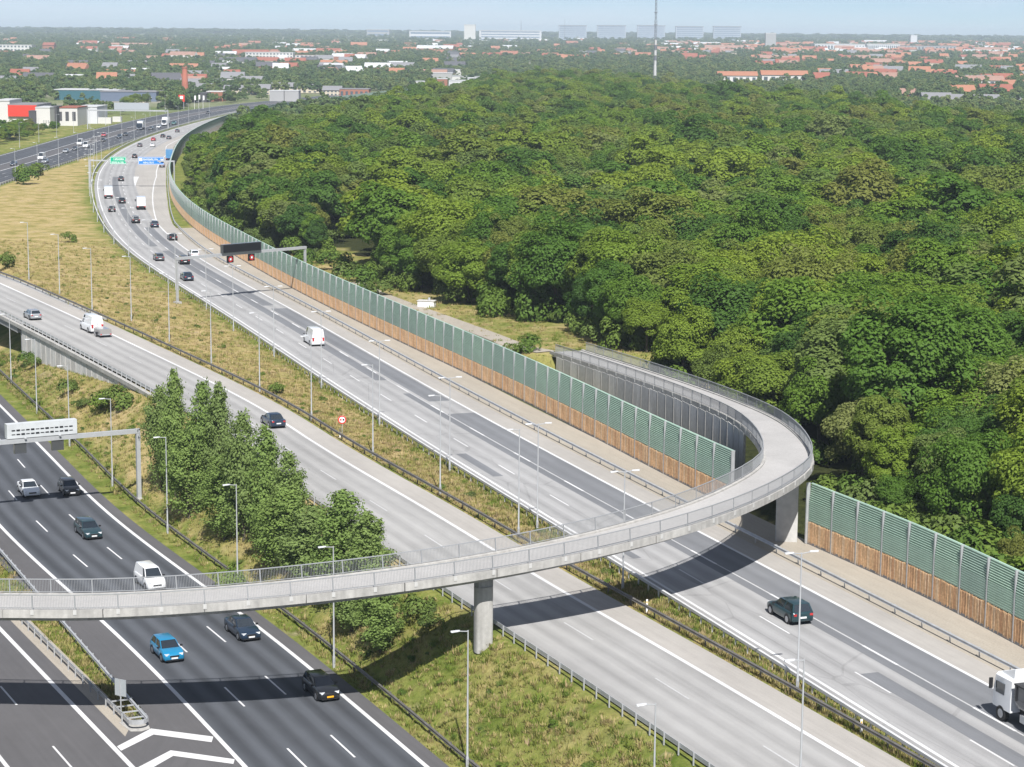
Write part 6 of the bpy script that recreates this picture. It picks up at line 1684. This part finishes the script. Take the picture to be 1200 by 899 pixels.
def chimney():
    p = ground_at(217, 117); sc = p.y / FPX
    root = empty('chimney', tuple(p), label='tall red brick chimney rising above the halls', cat='chimney')
    h = 36 * sc
    MB().tube([(0, 0, -1), (0, 0, h)], [2.6, 1.7], 12).obj('shaft', M['c_brick_red'], root, smooth=40)
    MB().tube([(0, 0, h), (0, 0, h + 1.0)], [2.0, 2.0], 12).obj('rim', M['c_brick'], root)
cmat('c_brick_red', (0.42, 0.15, 0.10)); chimney()
def pylon():
    p = ground_at(213, 128); sc = p.y / FPX
    root = empty('pylon_sign', tuple(p), label='red and white pylon sign by the distant road', cat='sign')
    for sx in (-1.2, 1.2): MB().tube([(sx, 0, -0.5), (sx, 0, 9 * sc)], 0.2, 8).obj('post', M['lamp_grey'], root)
    MB().box((0, 0, 12.5 * sc), (3.6, 0.6, 8 * sc)).obj('panel', M['c_red'], root)
    MB().box((0, -0.32, 13.5 * sc), (1.8, 0.1, 3.5 * sc)).obj('white_mark', M['sign_white'], root)
    for i, (x, y) in enumerate(((228, 128), (233, 127), (238, 128))):
        p = ground_at(x, y); root = empty('flagpole', tuple(p), label='%s of three white flagpoles by the distant road' % ['left', 'middle', 'right'][i], cat='flagpole', group='flagpoles')
        MB().tube([(0, 0, -0.3), (0, 0, 8)], [0.12, 0.05], 6).obj('pole', M['sign_white'], root)
        MB().box((0.45, 0, 6.6), (0.9, 0.06, 2.6)).obj('flag', M['sign_white'], root)
pylon()
def mast():
    y = 1480.0; u_ = un(767, 100, 0); x = u_.x / u_.y * y
    root = empty('radio_mast', (x, y, 0), label='tall slender lattice radio mast with white antenna drums above the forest', cat='mast')
    sc = y / FPX
    zz = lambda py: CAMH - (py - 44.0) * sc
    m = M['mast_grey']
    lat = MB()
    def leg(z0, z1, w):
        for sx, sy in ((-1, -1), (1, -1), (0, 1)): lat.tube([(sx * w, sy * w, z0), (sx * w, sy * w, z1)], 0.13, 6)
        n = int((z1 - z0) / 3.0)
        for i in range(n):
            a, b = z0 + (z1 - z0) * i / n, z0 + (z1 - z0) * (i + 1) / n
            for (p, q) in (((-1, -1), (1, -1)), ((1, -1), (0, 1)), ((0, 1), (-1, -1))):
                lat.tube([(p[0] * w, p[1] * w, a), (q[0] * w, q[1] * w, b)], 0.07, 4)
    leg(0, zz(60), 1.1); leg(zz(60), zz(25), 0.8); leg(zz(25), zz(-22), 0.6)
    lat.obj('lattice', m, root)
    for py, h, w in ((50, 3.5, 2.2), (56, 3, 3.0), (62, 3.5, 2.6), (68, 3, 2.9), (74, 4.5, 2.4), (82, 6.5, 2.9), (86, 2.5, 3.0)):
        MB().tube([(0.2, -0.5, zz(py) - h / 2), (0.2, -0.5, zz(py) + h / 2)], w / 2 * 0.75, 10).obj('antenna_drum', M['mast_white'] if py % 4 else M['mast_grey'], root, smooth=40)
    for py in (16, 30): MB().box((0, 0, zz(py)), (2.2, 2.2, 0.5)).obj('platform', m, root)
    y = 6800.0; u_ = un(661, 100, 0); x = u_.x / u_.y * y
    p_ = (x, y, float(zfar(y)))
    root = empty('radio_mast', p_, label='thin distant radio mast on the skyline left of the lattice mast', cat='mast')
    MB().tube([(0, 0, -1), (0, 0, 68)], [0.9, 0.4], 6).obj('mast_tube', M['mast_grey'], root)
    y = 6500.0; u_ = un(610, 100, 0); x = u_.x / u_.y * y
    root = empty('radio_mast', (x, y, float(zfar(y))), label='short pale spire on the skyline right of the white tower', cat='mast')
    MB().tube([(0, 0, -1), (0, 0, 62)], [1.6, 0.5], 6).obj('mast_tube', M['mast_grey'], root)
M['mast_grey'] = mat('mast_grey', (0.16, 0.17, 0.19), 0.6); M['mast_white'] = mat('mast_white', (0.50, 0.50, 0.49), 0.6); M['mast_pink'] = mat('mast_pink', (0.58, 0.48, 0.45), 0.6)
mast()

# ------------------------------------------------------------------ summer haze
def haze():
    y0, y1 = -300.0, 15000.0
    mb = MB().box((0, (y0 + y1) / 2, 47.0), (24000, y1 - y0, 110.0))
    m = bpy.data.materials.new('haze'); m.use_nodes = True
    N, L = m.node_tree.nodes, m.node_tree.links; N.clear()
    pv = N.new('ShaderNodeVolumePrincipled'); pv.inputs['Color'].default_value = (0.76, 0.89, 1.0, 1)
    pv.inputs['Density'].default_value = HAZE; pv.inputs['Anisotropy'].default_value = 0.0
    o = N.new('ShaderNodeOutputMaterial'); L.new(pv.outputs[0], o.inputs['Volume'])
    ob = mb.obj('haze', m); ob['kind'] = 'stuff'
HAZE = 0.00010
if HAZE: haze()
